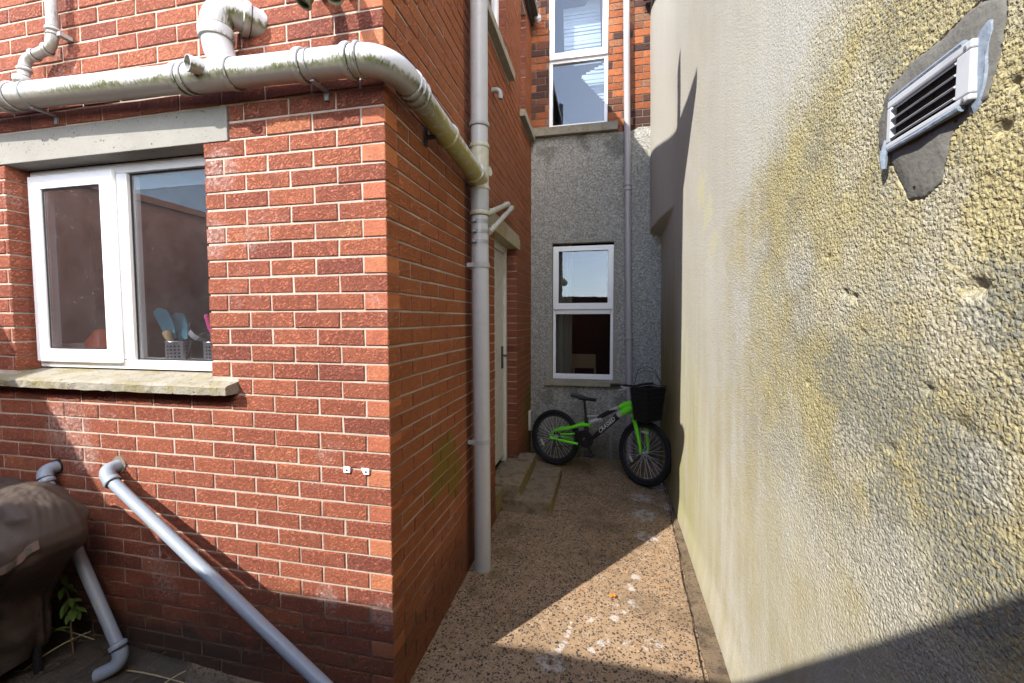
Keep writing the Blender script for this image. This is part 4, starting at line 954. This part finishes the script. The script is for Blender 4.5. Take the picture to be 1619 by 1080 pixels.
def blade(m, base, tip, side, w, th, flare=.6):
    base, tip, side = Vector(base), Vector(tip), Vector(side).normalized(); ax = (tip-base); nrm = ax.normalized().cross(side)
    P = []; F = []; n = 14
    for i in range(n+1):
        t = i/n; ww = w*(flare + (1-flare)*math.sin(min(t*1.25,1)*math.pi/2))*math.sqrt(max(0.02, 1-max(0,(t-.8)/.2)**2*.97)); c = base+ax*t + nrm*.012*math.sin(t*3)
        P += [c-side*ww-nrm*th, c+side*ww-nrm*th, c+side*ww+nrm*th, c-side*ww+nrm*th]
    for i in range(n):
        for k in range(4): F.append((i*4+k, i*4+(k+1)%4, (i+1)*4+(k+1)%4, (i+1)*4+k))
    F += [(0,1,2,3), tuple(n*4+k for k in (3,2,1,0))]; m.add(P, F)
def item(name, lab, cat, mat, fn, loc, parts=()):
    t = thing(name, lab, cat, loc); part(parts[0] if parts else 'body', mat, t, fn, smooth=True); return t
t = item('spatula', 'teal silicone spatula leaning in the steel holder', 'spatula', TEAL, lambda m: blade(m, (-1.37,.22,1.44), (-1.425,.20,1.60), (.8,.5,.2), .033, .005), (-1.36,.23,1.33), ('blade',))
part('handle', TEAL, t, lambda m: m.tube([(-1.345,.235,1.325),(-1.37,.22,1.445)], .007, 10))
t = item('slotted_spoon', 'broad dark teal slotted spoon beside the spatula', 'spoon', mat_simple('dark_teal', (0.015,0.13,0.17), 0.35), lambda m: blade(m, (-1.33,.25,1.43), (-1.385,.255,1.575), (.9,.2,.3), .038, .004), (-1.33,.25,1.33), ('bowl',))
part('handle', BLACK, t, lambda m: m.tube([(-1.325,.25,1.325),(-1.33,.25,1.435)], .006, 10))
item('wooden_spoon', 'pale wooden handle sticking out of the left holder', 'spoon', WOOD, lambda m: m.tube([(-1.345,.215,1.325),(-1.365,.205,1.43),(-1.375,.200,1.468),(-1.379,.199,1.478)], [.014,.016,.022,.018], 16), (-1.345,.215,1.325), ('handle',))
def umb(m):
    c = Vector((-1.225,.25,1.47)); ax = Vector((.5,-.1,.35)).normalized(); u = ax.orthogonal().normalized(); w = ax.cross(u); P = []; n = 12
    for j in range(7):
        t = j/6; r_ = .068*math.sin(t*math.pi*.55+.05)
        for i in range(n): a = 2*math.pi*i/n; P.append(c - ax*.055 + ax*.10*t + (u*math.cos(a)+w*math.sin(a))*r_)
    F = [(j*n+i, j*n+(i+1)%n, (j+1)*n+(i+1)%n, (j+1)*n+i) for j in range(6) for i in range(n)]
    m.add(P, F)
ladle = item('ladle', 'rounded black ladle with pale grey panels between the holders', 'ladle', mat_simple('glossy_black', (0.03,0.03,0.035), 0.15, 0.6), umb, (-1.28,.24,1.33), ('bowl',))
part('handle', BLACK, ladle, lambda m: m.tube([(-1.30,.235,1.325),(-1.275,.245,1.425)], .006, 10))
def pale_seg(m):
    c = Vector((-1.225,.25,1.47)); ax = Vector((.5,-.1,.35)).normalized(); u = ax.orthogonal().normalized(); w = ax.cross(u); n = 24
    for (s0, s1) in ((9,12),(15,18)):
        P = []
        for j in range(7):
            t = j/6; r_ = .0694*math.sin(t*math.pi*.55+.05)
            for i in range(s0, s1+1): a = 2*math.pi*i/n; P.append(c - ax*.0555 + ax*.10*t + (u*math.cos(a)+w*math.sin(a))*r_)
        k = s1-s0+1; m.add(P, [(j*k+i, j*k+i+1, (j+1)*k+i+1, (j+1)*k+i) for j in range(6) for i in range(k-1)])
part('panel', mat_simple('pale_grey', (0.55,0.56,0.58), 0.3), ladle, pale_seg, smooth=True)
item('brush', 'pink handled brush in the right holder', 'brush', PINK, lambda m: m.tube([(-1.085,.225,1.42),(-1.115,.21,1.50),(-1.128,.205,1.56),(-1.130,.204,1.566)], [.008,.012,.011,.006], 14), (-1.08,.23,1.33), ('handle',))
t = item('whisk', 'dark steel whisk beside the pink brush', 'whisk', BLACK, lambda m: m.tube([(-1.09,.25,1.325),(-1.135,.245,1.48)], .006, 10), (-1.09,.25,1.325), ('handle',))
part('wire_loop', STEEL, t, lambda m: [m.tube([Vector((-1.135,.245,1.475)) + Vector((.022*math.sin(q)*math.cos(a)-.02*q/3.14, .022*math.sin(q)*math.sin(a), .07*(1-math.cos(q))/2*1.0)) for q in np.linspace(0,3.14,9)], .0012, 6) for a in (0,1.05,2.1)])
t = item('serving_spoon', 'tall steel serving spoon at the edge of the right holder', 'spoon', STEEL, lambda m: blade(m, (-1.075,.22,1.50), (-1.078,.215,1.60), (1,.2,0), .020, .003), (-1.07,.235,1.33), ('bowl',))
part('handle', STEEL, t, lambda m: m.tube([(-1.07,.235,1.325),(-1.075,.22,1.505)], .004, 8))
item('bottle', 'blurred orange red bottle behind the left pane', 'bottle', mat_simple('orange_plastic', (0.50,0.075,0.02), 0.4), lambda m: m.tube([(-2.03,.33,1.3185),(-2.03,.33,1.33),(-2.03,.33,1.40),(-2.02,.33,1.45),(-2.02,.33,1.475),(-2.02,.33,1.485)], [.055,.068,.068,.045,.03,.012], 24), (-2.03,.33,1.3185))
item('jug', 'small grey jug at the right of the left pane', 'jug', mat_simple('grey_ceramic', (0.35,0.36,0.37), 0.3), lambda m: m.tube([(-1.74,.27,1.3185),(-1.74,.27,1.33),(-1.74,.27,1.42),(-1.74,.27,1.46)], [.02,.03,.026,.03], 20), (-1.74,.27,1.3185))
item('bowl', 'white bowl half seen behind the left pane', 'bowl', WHITE, lambda m: m.tube([(-2.20,.33,1.3185),(-2.20,.33,1.325),(-2.20,.33,1.36),(-2.20,.33,1.40)], [.03,.035,.06,.075], 24), (-2.20,.33,1.3185))

# ------------------------------------------------------------------ covered barbecue
BBQ = NM('brown_cover', 0.62, 0.25)
bp_ = BBQ.sep(BBQ.pos); bn = BBQ.noise(BBQ.pos, 4, 4, 0.6); bd = BBQ.noise(BBQ.pos, 55, 2)
bc_ = BBQ.mix(bn, (0.050,0.038,0.031), (0.088,0.068,0.054)); bc_ = BBQ.mix(BBQ.M('MULTIPLY', BBQ.ss(bd, 0.66, 0.70), 0.7), bc_, (0.02,0.022,0.035))
BBQ.col(bc_); BBQ.bump(BBQ.M('ABSOLUTE', BBQ.M('SUBTRACT', BBQ.noise(BBQ.scl(BBQ.pos, (2.6, 2.6, 1.5)), 1.0, 3, 0.5, 1.2), 0.5)), 0.10, 0.6)
bbq = thing('covered_barbecue', 'barbecue under a dark brown fabric cover beside the brick wall', 'barbecue', (-1.9,-.36,-.11))
prof = [(-.115,-1.475,.20),(.0,-1.468,.205),(.15,-1.455,.21),(.28,-1.445,.215),(.38,-1.42,.225),(.43,-1.385,.235),(.49,-1.325,.245),(.55,-1.265,.25),(.60,-1.242,.25),(.645,-1.245,.25),(.685,-1.27,.245),(.73,-1.315,.235),(.775,-1.375,.215),(.805,-1.43,.18),(.818,-1.52,.12),(.822,-1.64,.04)]
pz, px, pyw = (np.array([q[k] for q in prof]) for k in range(3))
def bbq_pt(u, z):
    xr = float(np.interp(z, pz, px)); hw = float(np.interp(z, pz, pyw)); xl = -2.55 - .25*min(1, max(0, z))*0; cx = (xr+xl)/2; hx = (xr-xl)/2
    xr -= .125 + .10*max(0., min(1., (.5-z)/.3)); hw *= .74; cx = (xr+xl)/2; hx = (xr-xl)/2
    c, s_ = math.cos(u), math.sin(u); ex = .42
    x = cx + hx*math.copysign(abs(c)**ex, c); y = -.30 + hw*math.copysign(abs(s_)**ex, s_)
    low = max(0, min(1, (.62-z)/.5)); hi = max(0, min(1, (z-.5)/.2))*max(0, min(1, (.87-z)/.1))
    f = .030*low*abs(math.sin(u*8.5+1.2*z+.6*math.sin(z*9))) + .012*low*math.sin(u*31+z*9) + .014*hi*math.sin(u*7+z*11) + .010*hi*math.sin(x*21+z*23)
    w1_ = float(fbm(np.array(x*2.6+z*3.4-y*2.0+7.3), np.array(z*2.2-x*1.5+y*3.0+3.1), 3, 11)); rg = 1-abs(2*w1_/0.875-1)
    w2_ = float(fbm(np.array(x*5.5-z*4.0+1.3), np.array(z*5+y*6.0+x*2.1), 2, 17)); rg2 = 1-abs(2*w2_/0.75-1)
    f += .055*(rg**2-.5)*(.35+.65*max(hi,low)) + .022*(rg2**2-.5)
    return Vector((x + f*c, y + f*s_, z + .010*math.sin(x*9+1)*hi - .05*max(0, min(1, (-1.62-x)/.5))*max(0, min(1, (z-.6)/.15))))
def bbq_mesh(m):
    zs = list(np.linspace(.0,.5,22)) + list(np.linspace(.52,.80,26)) + [.808,.815,.820,.822]; nu = 160; P = []
    for z in zs:
        for i in range(nu): P.append(bbq_pt(2*math.pi*i/nu, z))
    F = [(j*nu+i, j*nu+(i+1)%nu, (j+1)*nu+(i+1)%nu, (j+1)*nu+i) for j in range(len(zs)-1) for i in range(nu)]
    F.append(tuple((len(zs)-1)*nu+i for i in range(nu))); m.add(P, F)
part('cover', BBQ.m, bbq, bbq_mesh, smooth=True, angle=180)
for lx in (-2.3,-1.68):
    for ly in (-.39,-.22): part('leg', BLACK, bbq, lambda m: m.tube([(lx,ly,-.12),(lx,ly,.12)], .016, 12))
def ribbon(m, path, w, off):
    P = []
    for (u, z) in path:
        e = 1e-3; p = bbq_pt(u, z); du = bbq_pt(u+e, z)-p; dz = bbq_pt(u, z+e)-p; n = du.cross(dz).normalized()
        for s_ in (-w, w): q = bbq_pt(u, z+s_); P.append(q + n*off)
    m.add(P, [(2*i,2*i+2,2*i+3,2*i+1) for i in range(len(path)-1)])
pth = [(-1.62 + 1.55*t, .42 + .20*t**0.8) for t in np.linspace(0,1,60)]
part('strap', mat_simple('tan_webbing', (0.16,0.115,0.09), 0.7, 0.2), bbq, lambda m: ribbon(m, pth, .017, .012), smooth=True, angle=180)
for a, b in ((24,30),(42,47),(52,57)): part('mesh_vent', mat_simple('dark_mesh', (0.10,0.09,0.08), 0.6, var=0.9, scale=160), bbq, lambda m: ribbon(m, pth[a:b], .012, .0145), smooth=True, angle=180)

# ------------------------------------------------------------------ weeds
LEAF = mat_simple('leaf_green', (0.085,0.16,0.03), 0.55, 0.3, var=0.6, scale=30, dark=(0.16,0.20,0.05))
STEM = mat_simple('stem_brown', (0.14,0.11,0.06), 0.7); STRAW = mat_simple('dry_straw', (0.33,0.28,0.15), 0.7)
def leaf(m, p, d, L, w, up=(0,0,1)):
    p, d = Vector(p), Vector(d).normalized(); s_ = d.cross(Vector(up)).normalized(); n = s_.cross(d); P = []
    for i in range(7):
        t = i/6; ww = w*math.sin(math.pi*min(1, t*.96+.03))**.8; c = p + d*L*t - n*L*.25*t*t
        P += [c - s_*ww + n*ww*.35, c, c + s_*ww + n*ww*.35]
    m.add(P, [(i*3+k, i*3+k+1, i*3+k+4, i*3+k+3) for i in range(6) for k in (0,1)])
weed = thing('weed', 'leafy weed growing by the foot of the brick wall', 'weed', (-1.66,-.10,-.10))
st = [(-1.655,-.10,-.11),(-1.665,-.10,.03),(-1.67,-.09,.13),(-1.70,-.085,.20),(-1.735,-.08,.25),(-1.75,-.08,.31)]
part('stem', STEM, weed, lambda m: m.tube(st, [.004,.004,.0035,.003,.0025,.002], 8), smooth=True)
def leaves(m):
    for k in range(30):
        i = random.choice((2,2,3,3,4,4,5)); a, b = Vector(st[i-1]), Vector(st[i]); p = a.lerp(b, random.random()); an = random.uniform(0, 6.28)
        leaf(m, p, (math.cos(an), math.sin(an)*.8-.2, random.uniform(-.9,.35)), random.uniform(.04,.075), random.uniform(.010,.017))
part('leaf', LEAF, weed, leaves, smooth=True, angle=180)['kind'] = 'stuff'
for k, (a, b, lab) in enumerate((((-1.78,-.25,-.12),(-1.60,-.06,.0),'dry straw stalk lying under the leafy weed'),((-1.95,-.03,-.06),(-1.55,-.08,-.02),'dry straw stalk along the foot of the wall'),((-1.30,-.12,-.10),(-.93,-.13,-.09),'dry straw stalk curling right of the pipe elbow'),((-1.05,-.25,-.12),(-.98,-.10,-.06),'short dry straw stalk bending by the lower pipe'))):
    a, b = Vector(a), Vector(b); mid = (a+b)/2 + Vector((0,-.03,.05))
    o = MB().tube([a.lerp(mid,t)*(1-t)+mid.lerp(b,t)*t for t in np.linspace(0,1,10)], [.0035]*6+[.0025]*4, 8).build('dry_stalk', STRAW, smooth=True); tag(o, lab, 'stalk', 'dry stalks by the wall')
def litter(m):
    for k in range(260):
        x = random.uniform(-2.1,-.75); y = random.uniform(-.34,-.015); z = float(gz(np.array(x), np.array(y)))+random.uniform(.0,.02)
        an = random.uniform(0, 6.28); d = Vector((math.cos(an), math.sin(an), random.uniform(0,.5)))
        if random.random() < .5: leaf(m, (x,y,z), d, random.uniform(.012,.035), random.uniform(.003,.007))
        else: m.tube([(x,y,z), Vector((x,y,z))+d*random.uniform(.02,.06)], .0012, 5)
o = MB(); litter(o); o = o.build('leaf_litter', mat_simple('litter', (0.10,0.085,0.05), 0.8, var=0.8, scale=18, dark=(0.025,0.03,0.012)), origin=(0,0,0)); tag(o, 'dead leaves and twigs scattered at the foot of the brick wall', 'litter', kind='stuff')
m = MB(); leaf(m, (.915,.93,-.118), (.8,.5,.05), .045, .016); leaf(m, (.935,.96,-.120), (.2,-.9,.1), .03, .012)
tag(m.build('fallen_leaf', mat_simple('orange_leaf', (0.60,0.20,0.02), 0.6), smooth=True), 'orange fallen leaf on the sunlit passage floor', 'leaf')

# ------------------------------------------------------------------ bicycle
P0 = Vector((.33,3.2,0)); D = Vector((.919,-.395,0)).normalized(); NB = Vector((-D.y*-1*-1, D.x*-1, 0)); NB = Vector((D.y, -D.x, 0))   # towards the camera
def B(u, w, n=0.0): return P0 + D*u + Vector((0,0,w)) + NB*n
bike = thing('bicycle', 'green and black mountain bike with front basket leaning in the passage end', 'bicycle', tuple(B(.5,-.115)))
LIME = mat_simple('lime_green_paint', (0.16,0.78,0.03), 0.3, 0.5); BPAINT = mat_simple('black_paint', (0.015,0.015,0.018), 0.3, 0.5)
SILVER = mat_simple('silver_paint', (0.50,0.50,0.50), 0.35, 0.5, 0.3); TYRE = mat_simple('tyre_rubber', (0.014,0.014,0.015), 0.75, 0.25)
RIMM = mat_simple('black_rim', (0.035,0.035,0.04), 0.4, 0.4); REFL = mat_simple('reflector_plastic', (0.60,0.60,0.58), 0.25, 0.5)
def wheel(c, axis, R_, cog=False, tail=0.0):
    c, axis = Vector(c), Vector(axis).normalized(); w = part('wheel', STEEL, bike, lambda m: (m.tube([c-axis*.045, c+axis*.045], [.016,.016], 16), m.tube([c-axis*.028,c-axis*.022],.026,16), m.tube([c+axis*.022,c+axis*.028],.026,16)), smooth=True)
    part('tyre', TYRE, w, lambda m: m.ring(c, axis, R_-.026, .026, 144, 12, 1.0, lambda i, k: (1.0 + (.14 if (i % 3 != 0) and k in (0,1,11,2,10) else 0))), smooth=True, angle=40)
    part('rim', RIMM, w, lambda m: m.ring(c, axis, R_-.060, .013, 72, 8, .9), smooth=True)
    u = axis.orthogonal().normalized(); v = axis.cross(u)
    def spokes(m):
        for k in range(32):
            a = 2*math.pi*k/32; s_ = 1 if k % 2 else -1; a2 = a + (.42 if k % 4 < 2 else -.42)
            m.tube([c + axis*.025*s_ + (u*math.cos(a2)+v*math.sin(a2))*.024, c + (u*math.cos(a)+v*math.sin(a))*(R_-.068)], .0016, 6)
    part('spokes', mat_simple('spoke_steel', (0.72,0.72,0.70), 0.3, 0.5, 0.3), w, spokes)
    return w
R1, R2 = .308, .322
hub1 = B(0, -.112+R1); ax1 = (NB + Vector((0,0,.10))).normalized()
wr = wheel(hub1, ax1, R1)
part('cassette', BLACK, wr, lambda m: [m.tube([hub1 + NB*-(.03+.006*k), hub1 + NB*-(.033+.006*k)], .055-.006*k, 24) for k in range(5)])
part('reflector', REFL, wr, lambda m: m.obox(hub1 + D*-.17 + Vector((0,0,-.085)), (D*.5+Vector((0,0,-.86))), NB, (D*.86+Vector((0,0,.5))), .042, .006, .012))
hub2 = Vector((1.268,2.775,-.118+R2)); hf = Vector((.70,-.714,0)); ax2 = Vector((hf.y, -hf.x, 0)); ax2 = Vector((-.714,-.70,0)); ax2 = (ax2 + Vector((0,0,.12))).normalized()
wf = wheel(hub2, ax2, R2)
part('reflector', REFL, wf, lambda m: m.obox(hub2 + hf*.02 + Vector((0,0,.215)) + ax2*.012, hf, Vector((0,0,1)), ax2, .042, .012, .006))
part('reflector', REFL, wf, lambda m: m.obox(hub2 + hf*-.16 + Vector((0,0,-.10)) + ax2*.01, (hf*.6+Vector((0,0,-.8))), (hf*.8+Vector((0,0,.6))), ax2, .035, .010, .005))
head_t = B(.905,.690); head_b = B(.935,.585)
# main frame
fr = part('frame', BPAINT, bike, lambda m: (m.tube([B(.455,.250),B(.60,.395),B(.765,.560)], [.022,.030,.036], 16), m.tube([B(.525,.487),B(.60,.535),B(.735,.617)], [.020,.026,.020], 14), m.tube([B(.40,.25),B(.392,.34),B(.385,.47)], [.028,.025,.019], 14), m.tube([B(.40,.25,-.035),B(.40,.25,.035)], .026, 18)), smooth=True)
part('front_frame', LIME, fr, lambda m: (m.tube([B(.760,.630),B(.82,.664),B(.90,.680)], [.022,.034,.034], 16), m.tube([B(.79,.575),B(.85,.622),B(.915,.650)], [.036,.040,.034], 16), m.tube([head_b+Vector((0,0,.02)), head_t+Vector((0,0,.02))], .027, 18)), smooth=True)
part('silver_band', SILVER, fr, lambda m: (m.tube([B(.752,.545),B(.785,.577)], [.0375,.0385], 16), m.tube([B(.66,.577),B(.745,.625)], [.021,.022], 14)), smooth=True)
part('rear_frame', LIME, fr, lambda m: ([m.tube([B(-.02,.215,s_),B(.02,.292,s_),B(.20,.338,s_),B(.34,.395,s_*.6),B(.445,.405,s_*.5)], [.010,.012,.017,.022,.016], 12) for s_ in (.058,-.058)], [m.tube([B(-.03,.195,s_),B(.05,.195,s_),B(.17,.188,s_),B(.31,.180,s_*.8)], [.013,.012,.016,.014], 12) for s_ in (.058,-.058)], m.tube([B(.10,.26,.058),B(.2,.275,.058),B(.27,.29,.05)], .009, 8), [m.tube([B(-.03,.195,s_),B(.02,.29,s_)], .010, 10) for s_ in (.058,-.058)]), smooth=True)
part('shock', SILVER, fr, lambda m: (m.tube([B(.40,.49),B(.53,.51)], .011, 12), m.tube([B(.43,.425),B(.575,.49)], .009, 10), [m.ring(B(.43+.145*t,.425+.065*t), D*.9+Vector((0,0,.42)), .022, .0045, 20, 6) for t in np.linspace(.1,.9,8)]), smooth=True)
# lettering down the tube
fc = bpy.data.curves.new('lettering', 'FONT'); fc.body = 'CRASSED'; fc.size = .060; fc.extrude = .0006; fc.shear = .25; fc.align_x = 'CENTER'; fc.align_y = 'CENTER'; fc.space_character = .95
tmp = bpy.data.objects.new('tmp_text', fc); COL.objects.link(tmp); dg = bpy.context.evaluated_depsgraph_get(); tme = bpy.data.meshes.new_from_object(tmp.evaluated_get(dg)); bpy.data.objects.remove(tmp)
dv = (B(.765,.560)-B(.455,.250)).normalized(); uv = NB.cross(dv)*1.0
if uv.z < 0: uv = -uv
mc = B(.635,.430,.034)
lm = MB(); lm.v = [tuple(mc + dv*v.co.x + uv*v.co.y + NB*v.co.z) for v in tme.vertices]; lm.f = [tuple(p.vertices) for p in tme.polygons]; lm.fa = [None]*len(lm.f)
lm.build('lettering', WHITE, fr)
# fork
crown = B(.945,.565); fk = part('fork', LIME, bike, lambda m: ([m.tube([crown + ax2*s_*.25, crown + ax2*s_ + hf*.03+Vector((0,0,-.03)), crown + ax2*s_ + hf*.06 + Vector((0,0,-.12)), hub2 + ax2*s_*.75 + Vector((0,0,.06)), hub2 + ax2*s_*.75], [.016,.021,.020,.015,.012], 14) for s_ in (.075,-.075)], m.tube([crown + ax2*.07, crown - ax2*.07], .020, 14)), smooth=True)
part('steerer', BPAINT, fk, lambda m: m.tube([crown, B(.935,.60), B(.895,.74)], [.018,.020,.018], 14), smooth=True)
# saddle
sa = part('saddle', BLACK, bike, lambda m: None or saddle_mesh(m), smooth=True, angle=180) if False else None
def saddle_mesh(m):
    P = []; F = []; n = 18; k_ = 12
    for i in range(n+1):
        t = i/n; u = .225 + .275*t; hw = (.072*(1-sstep(np.array(t), .15, .75))+.017)*(1 if t < .94 else .6)*(1 if t > .04 else .7); zt = .695 + .016*math.cos(t*2.6) - .010*math.sin(t*3.14)
        for k in range(k_):
            a = 2*math.pi*k/k_; P.append(B(u, zt + (.014 if math.sin(a) > 0 else .026)*math.sin(a), float(hw)*math.cos(a)))
    for i in range(n):
        for k in range(k_): F.append((i*k_+k, i*k_+(k+1)%k_, (i+1)*k_+(k+1)%k_, (i+1)*k_+k))
    F += [tuple(range(k_)), tuple(n*k_+k for k in range(k_-1,-1,-1))]; m.add(P, F)
part('saddle', mat_simple('saddle_vinyl', (0.012,0.013,0.015), 0.5, 0.35), bike, saddle_mesh, smooth=True, angle=80)
part('seat_post', BPAINT, bike, lambda m: (m.tube([B(.386,.45),B(.362,.665)], .0145, 14), m.tube([B(.30,.665,.02),B(.43,.665,.02)], .004, 8), m.tube([B(.30,.665,-.02),B(.43,.665,-.02)], .004, 8)), smooth=True)
cr_ = part('crankset', BPAINT, bike, lambda m: (m.tube([B(.40,.25,.048),B(.40,.25,.054)], .095, 36), m.tube([B(.40,.25,.056),B(.40,.25,.060)], .075, 30), m.obox(B(.44,.185,.066), (D*.5+Vector((0,0,-.866))), NB, (D*.866+Vector((0,0,.5))), .085, .007, .012)), smooth=True)
part('crank_bolt', SILVER, cr_, lambda m: m.tube([B(.40,.25,.06),B(.40,.25,.072)], .014, 12))
part('pedal', BLACK, cr_, lambda m: m.obox(B(.485,.105,.115), D, NB, (0,0,1), .045, .045, .010), bevel=.003)
part('chain', mat_simple('chain_steel', (0.08,0.075,0.07), 0.5, 0.5, 0.7), bike, lambda m: (m.tube([B(.0,.245,.045),B(.40,.335,.048)], .004, 6), m.tube([B(.01,.10,.045),B(.40,.160,.048)], .004, 6), m.tube([B(.005,.19,.045),B(.03,.13,.045),B(.01,.10,.045)], .012, 8)))
# handlebar, grips, cables, basket
barc = Vector((1.165,2.815,.865)); bx_ = Vector((.73,.68,0)).normalized()
hb = part('handlebar', BPAINT, bike, lambda m: (m.tube([barc - bx_*.30 + Vector((0,0,.035)), barc - bx_*.12 + Vector((0,0,.02)), barc, barc + bx_*.12+Vector((0,0,.01)), barc + bx_*.27 + Vector((0,0,.01))], .012, 12), m.tube([B(.90,.73), barc], .017, 12)), smooth=True)
part('grip', BLACK, hb, lambda m: m.tube([barc - bx_*.31 + Vector((0,0,.036)), barc - bx_*.20 + Vector((0,0,.027))], .017, 14), smooth=True)
part('brake_lever', SILVER, hb, lambda m: m.tube([barc - bx_*.19 + Vector((0,0,.02)), barc - bx_*.16 + hf*.05 + Vector((0,0,.0)), barc - bx_*.27 + hf*.06 + Vector((0,0,-.01))], .007, 8), smooth=True)
part('cable', BLACK, hb, lambda m: (m.tube([barc, (1.20,3.0,.96), (1.30,3.2,.985), (1.40,3.1,.97), (1.43,2.9,.88)], .003, 6), m.tube([barc, (1.22,3.1,1.0), (1.33,3.3,1.02), (1.42,3.3,.98), (1.455,3.0,.86)], .003, 6)), smooth=True)
BW = mat_simple('black_wire', (0.012,0.012,0.013), 0.5, 0.4)
bc0 = Vector((1.292,2.70,0)); ba, bb = hf, Vector((.714,.70,0))
def bq(a, b, z, k): return bc0 + ba*a*k + bb*b*k + Vector((0,0,z))
def basket_wire(m):
    zt, zbm = .885, .560
    cor = [(-.105,-.150),(.105,-.150),(.105,.135),(-.105,.135)]
    for j in range(8):
        t = j/7; z = zt + (zbm-zt)*t; k = 1 - .22*t
        pts = [bq(a,b,z,k) for a,b in cor]; m.tube(pts+[pts[0]], .004 if j in (0,7) else .0018, 6)
    for (a0,b0),(a1,b1) in zip(cor, cor[1:]+cor[:1]):
        for i in range(16):
            t = i/16; a = a0+(a1-a0)*t; b = b0+(b1-b0)*t; e = random.uniform(-.004,.022)
            m.tube([bq(a,b,zt+e,1.0+e*.4), bq(a,b,zbm,.78)], .0018, 6)
    for i in range(8): m.tube([bq(-.105+.21*i/7,-.150,zbm,.78), bq(-.105+.21*i/7,.135,zbm,.78)], .002, 6)
bk = part('basket', BW, bike, basket_wire)
def liner(m):
    cor = [(-.10,-.145),(.10,-.145),(.10,.13),(-.10,.13)]
    P = [bq(a,b,.872,1.0) for a,b in cor] + [bq(a,b,.566,.78) for a,b in cor] + [bq(a*.96,b*.96,.872,1.0) for a,b in cor] + [bq(a*.96,b*.96,.575,.78) for a,b in cor]
    F = []
    for k in range(4):
        l = (k+1)%4; F += [(k,l,4+l,4+k),(8+l,8+k,12+k,12+l),(k,8+k,8+l,l)]
    F += [(4,5,6,7),(15,14,13,12)]; m.add(P, F)
part('basket_liner', mat_simple('black_fabric', (0.012,0.012,0.014), 0.85, 0.15), bk, liner)

# ------------------------------------------------------------------ out of frame: what shades the yard and shows in the glass
yw = MB().box(-3.2, 1.45, -2.5, -2.3, -.2, 2.48); yw.prism([(-3.22,2.4815),(1.45,2.4815),(1.45,2.495),(-1.2,2.545),(-3.22,2.545)], 'Y', -2.53, -2.28)
tag(yw.build('yard_wall', YARD), 'brown brick yard wall behind the viewer with concrete coping', 'wall')
pw = MB().box(-3.25, -3.03, -2.27, 0.0, -.2, 2.55); pw.box(-3.27, -3.0, -2.27, 0.0, 2.5515, 2.605)
tag(pw.build('party_wall', YARD), 'brown brick party wall at the left side of the yard', 'wall')
sh = MB().prism([(-2.98,2.56),(-2.93,2.74),(-2.87,2.85),(-2.80,2.82),(-2.33,2.556)], 'Y', -2.46, -2.34)  # unseen block, profile cut to give the peaked shadow on the front wall
tag(sh.build('shadow_block', SLATE), 'slate added out of view to throw the peaked shadow', 'wedge')
tag(MB().tube([(.0,.27,4.8),(.0,.27,5.66)], .05, 20).build('vent_pipe', PVC_D, smooth=True), 'grey vent pipe standing above the brick eaves', 'pipe')
fh = thing('far_house', 'pale rendered house beyond the yard wall', 'house', (-11,-9,-.15))
part('wall', RENDER, fh, lambda m: m.box(-20,-6,-12,-9,-.15,5.9))
part('fascia', WHITE, fh, lambda m: m.box(-20.2,-5.8,-9.25,-8.98,5.6,6.1))
part('roof', SLATE, fh, lambda m: m.prism([(-8.8,6.1),(-10.5,7.6),(-12.2,6.1)], 'X', -20.2, -5.8))
for x in (-13.3,-11.4,-9.0): part('window', GLASS, fh, lambda m: m.box(x,x+1.0,-9.02,-8.96,3.6,4.9))
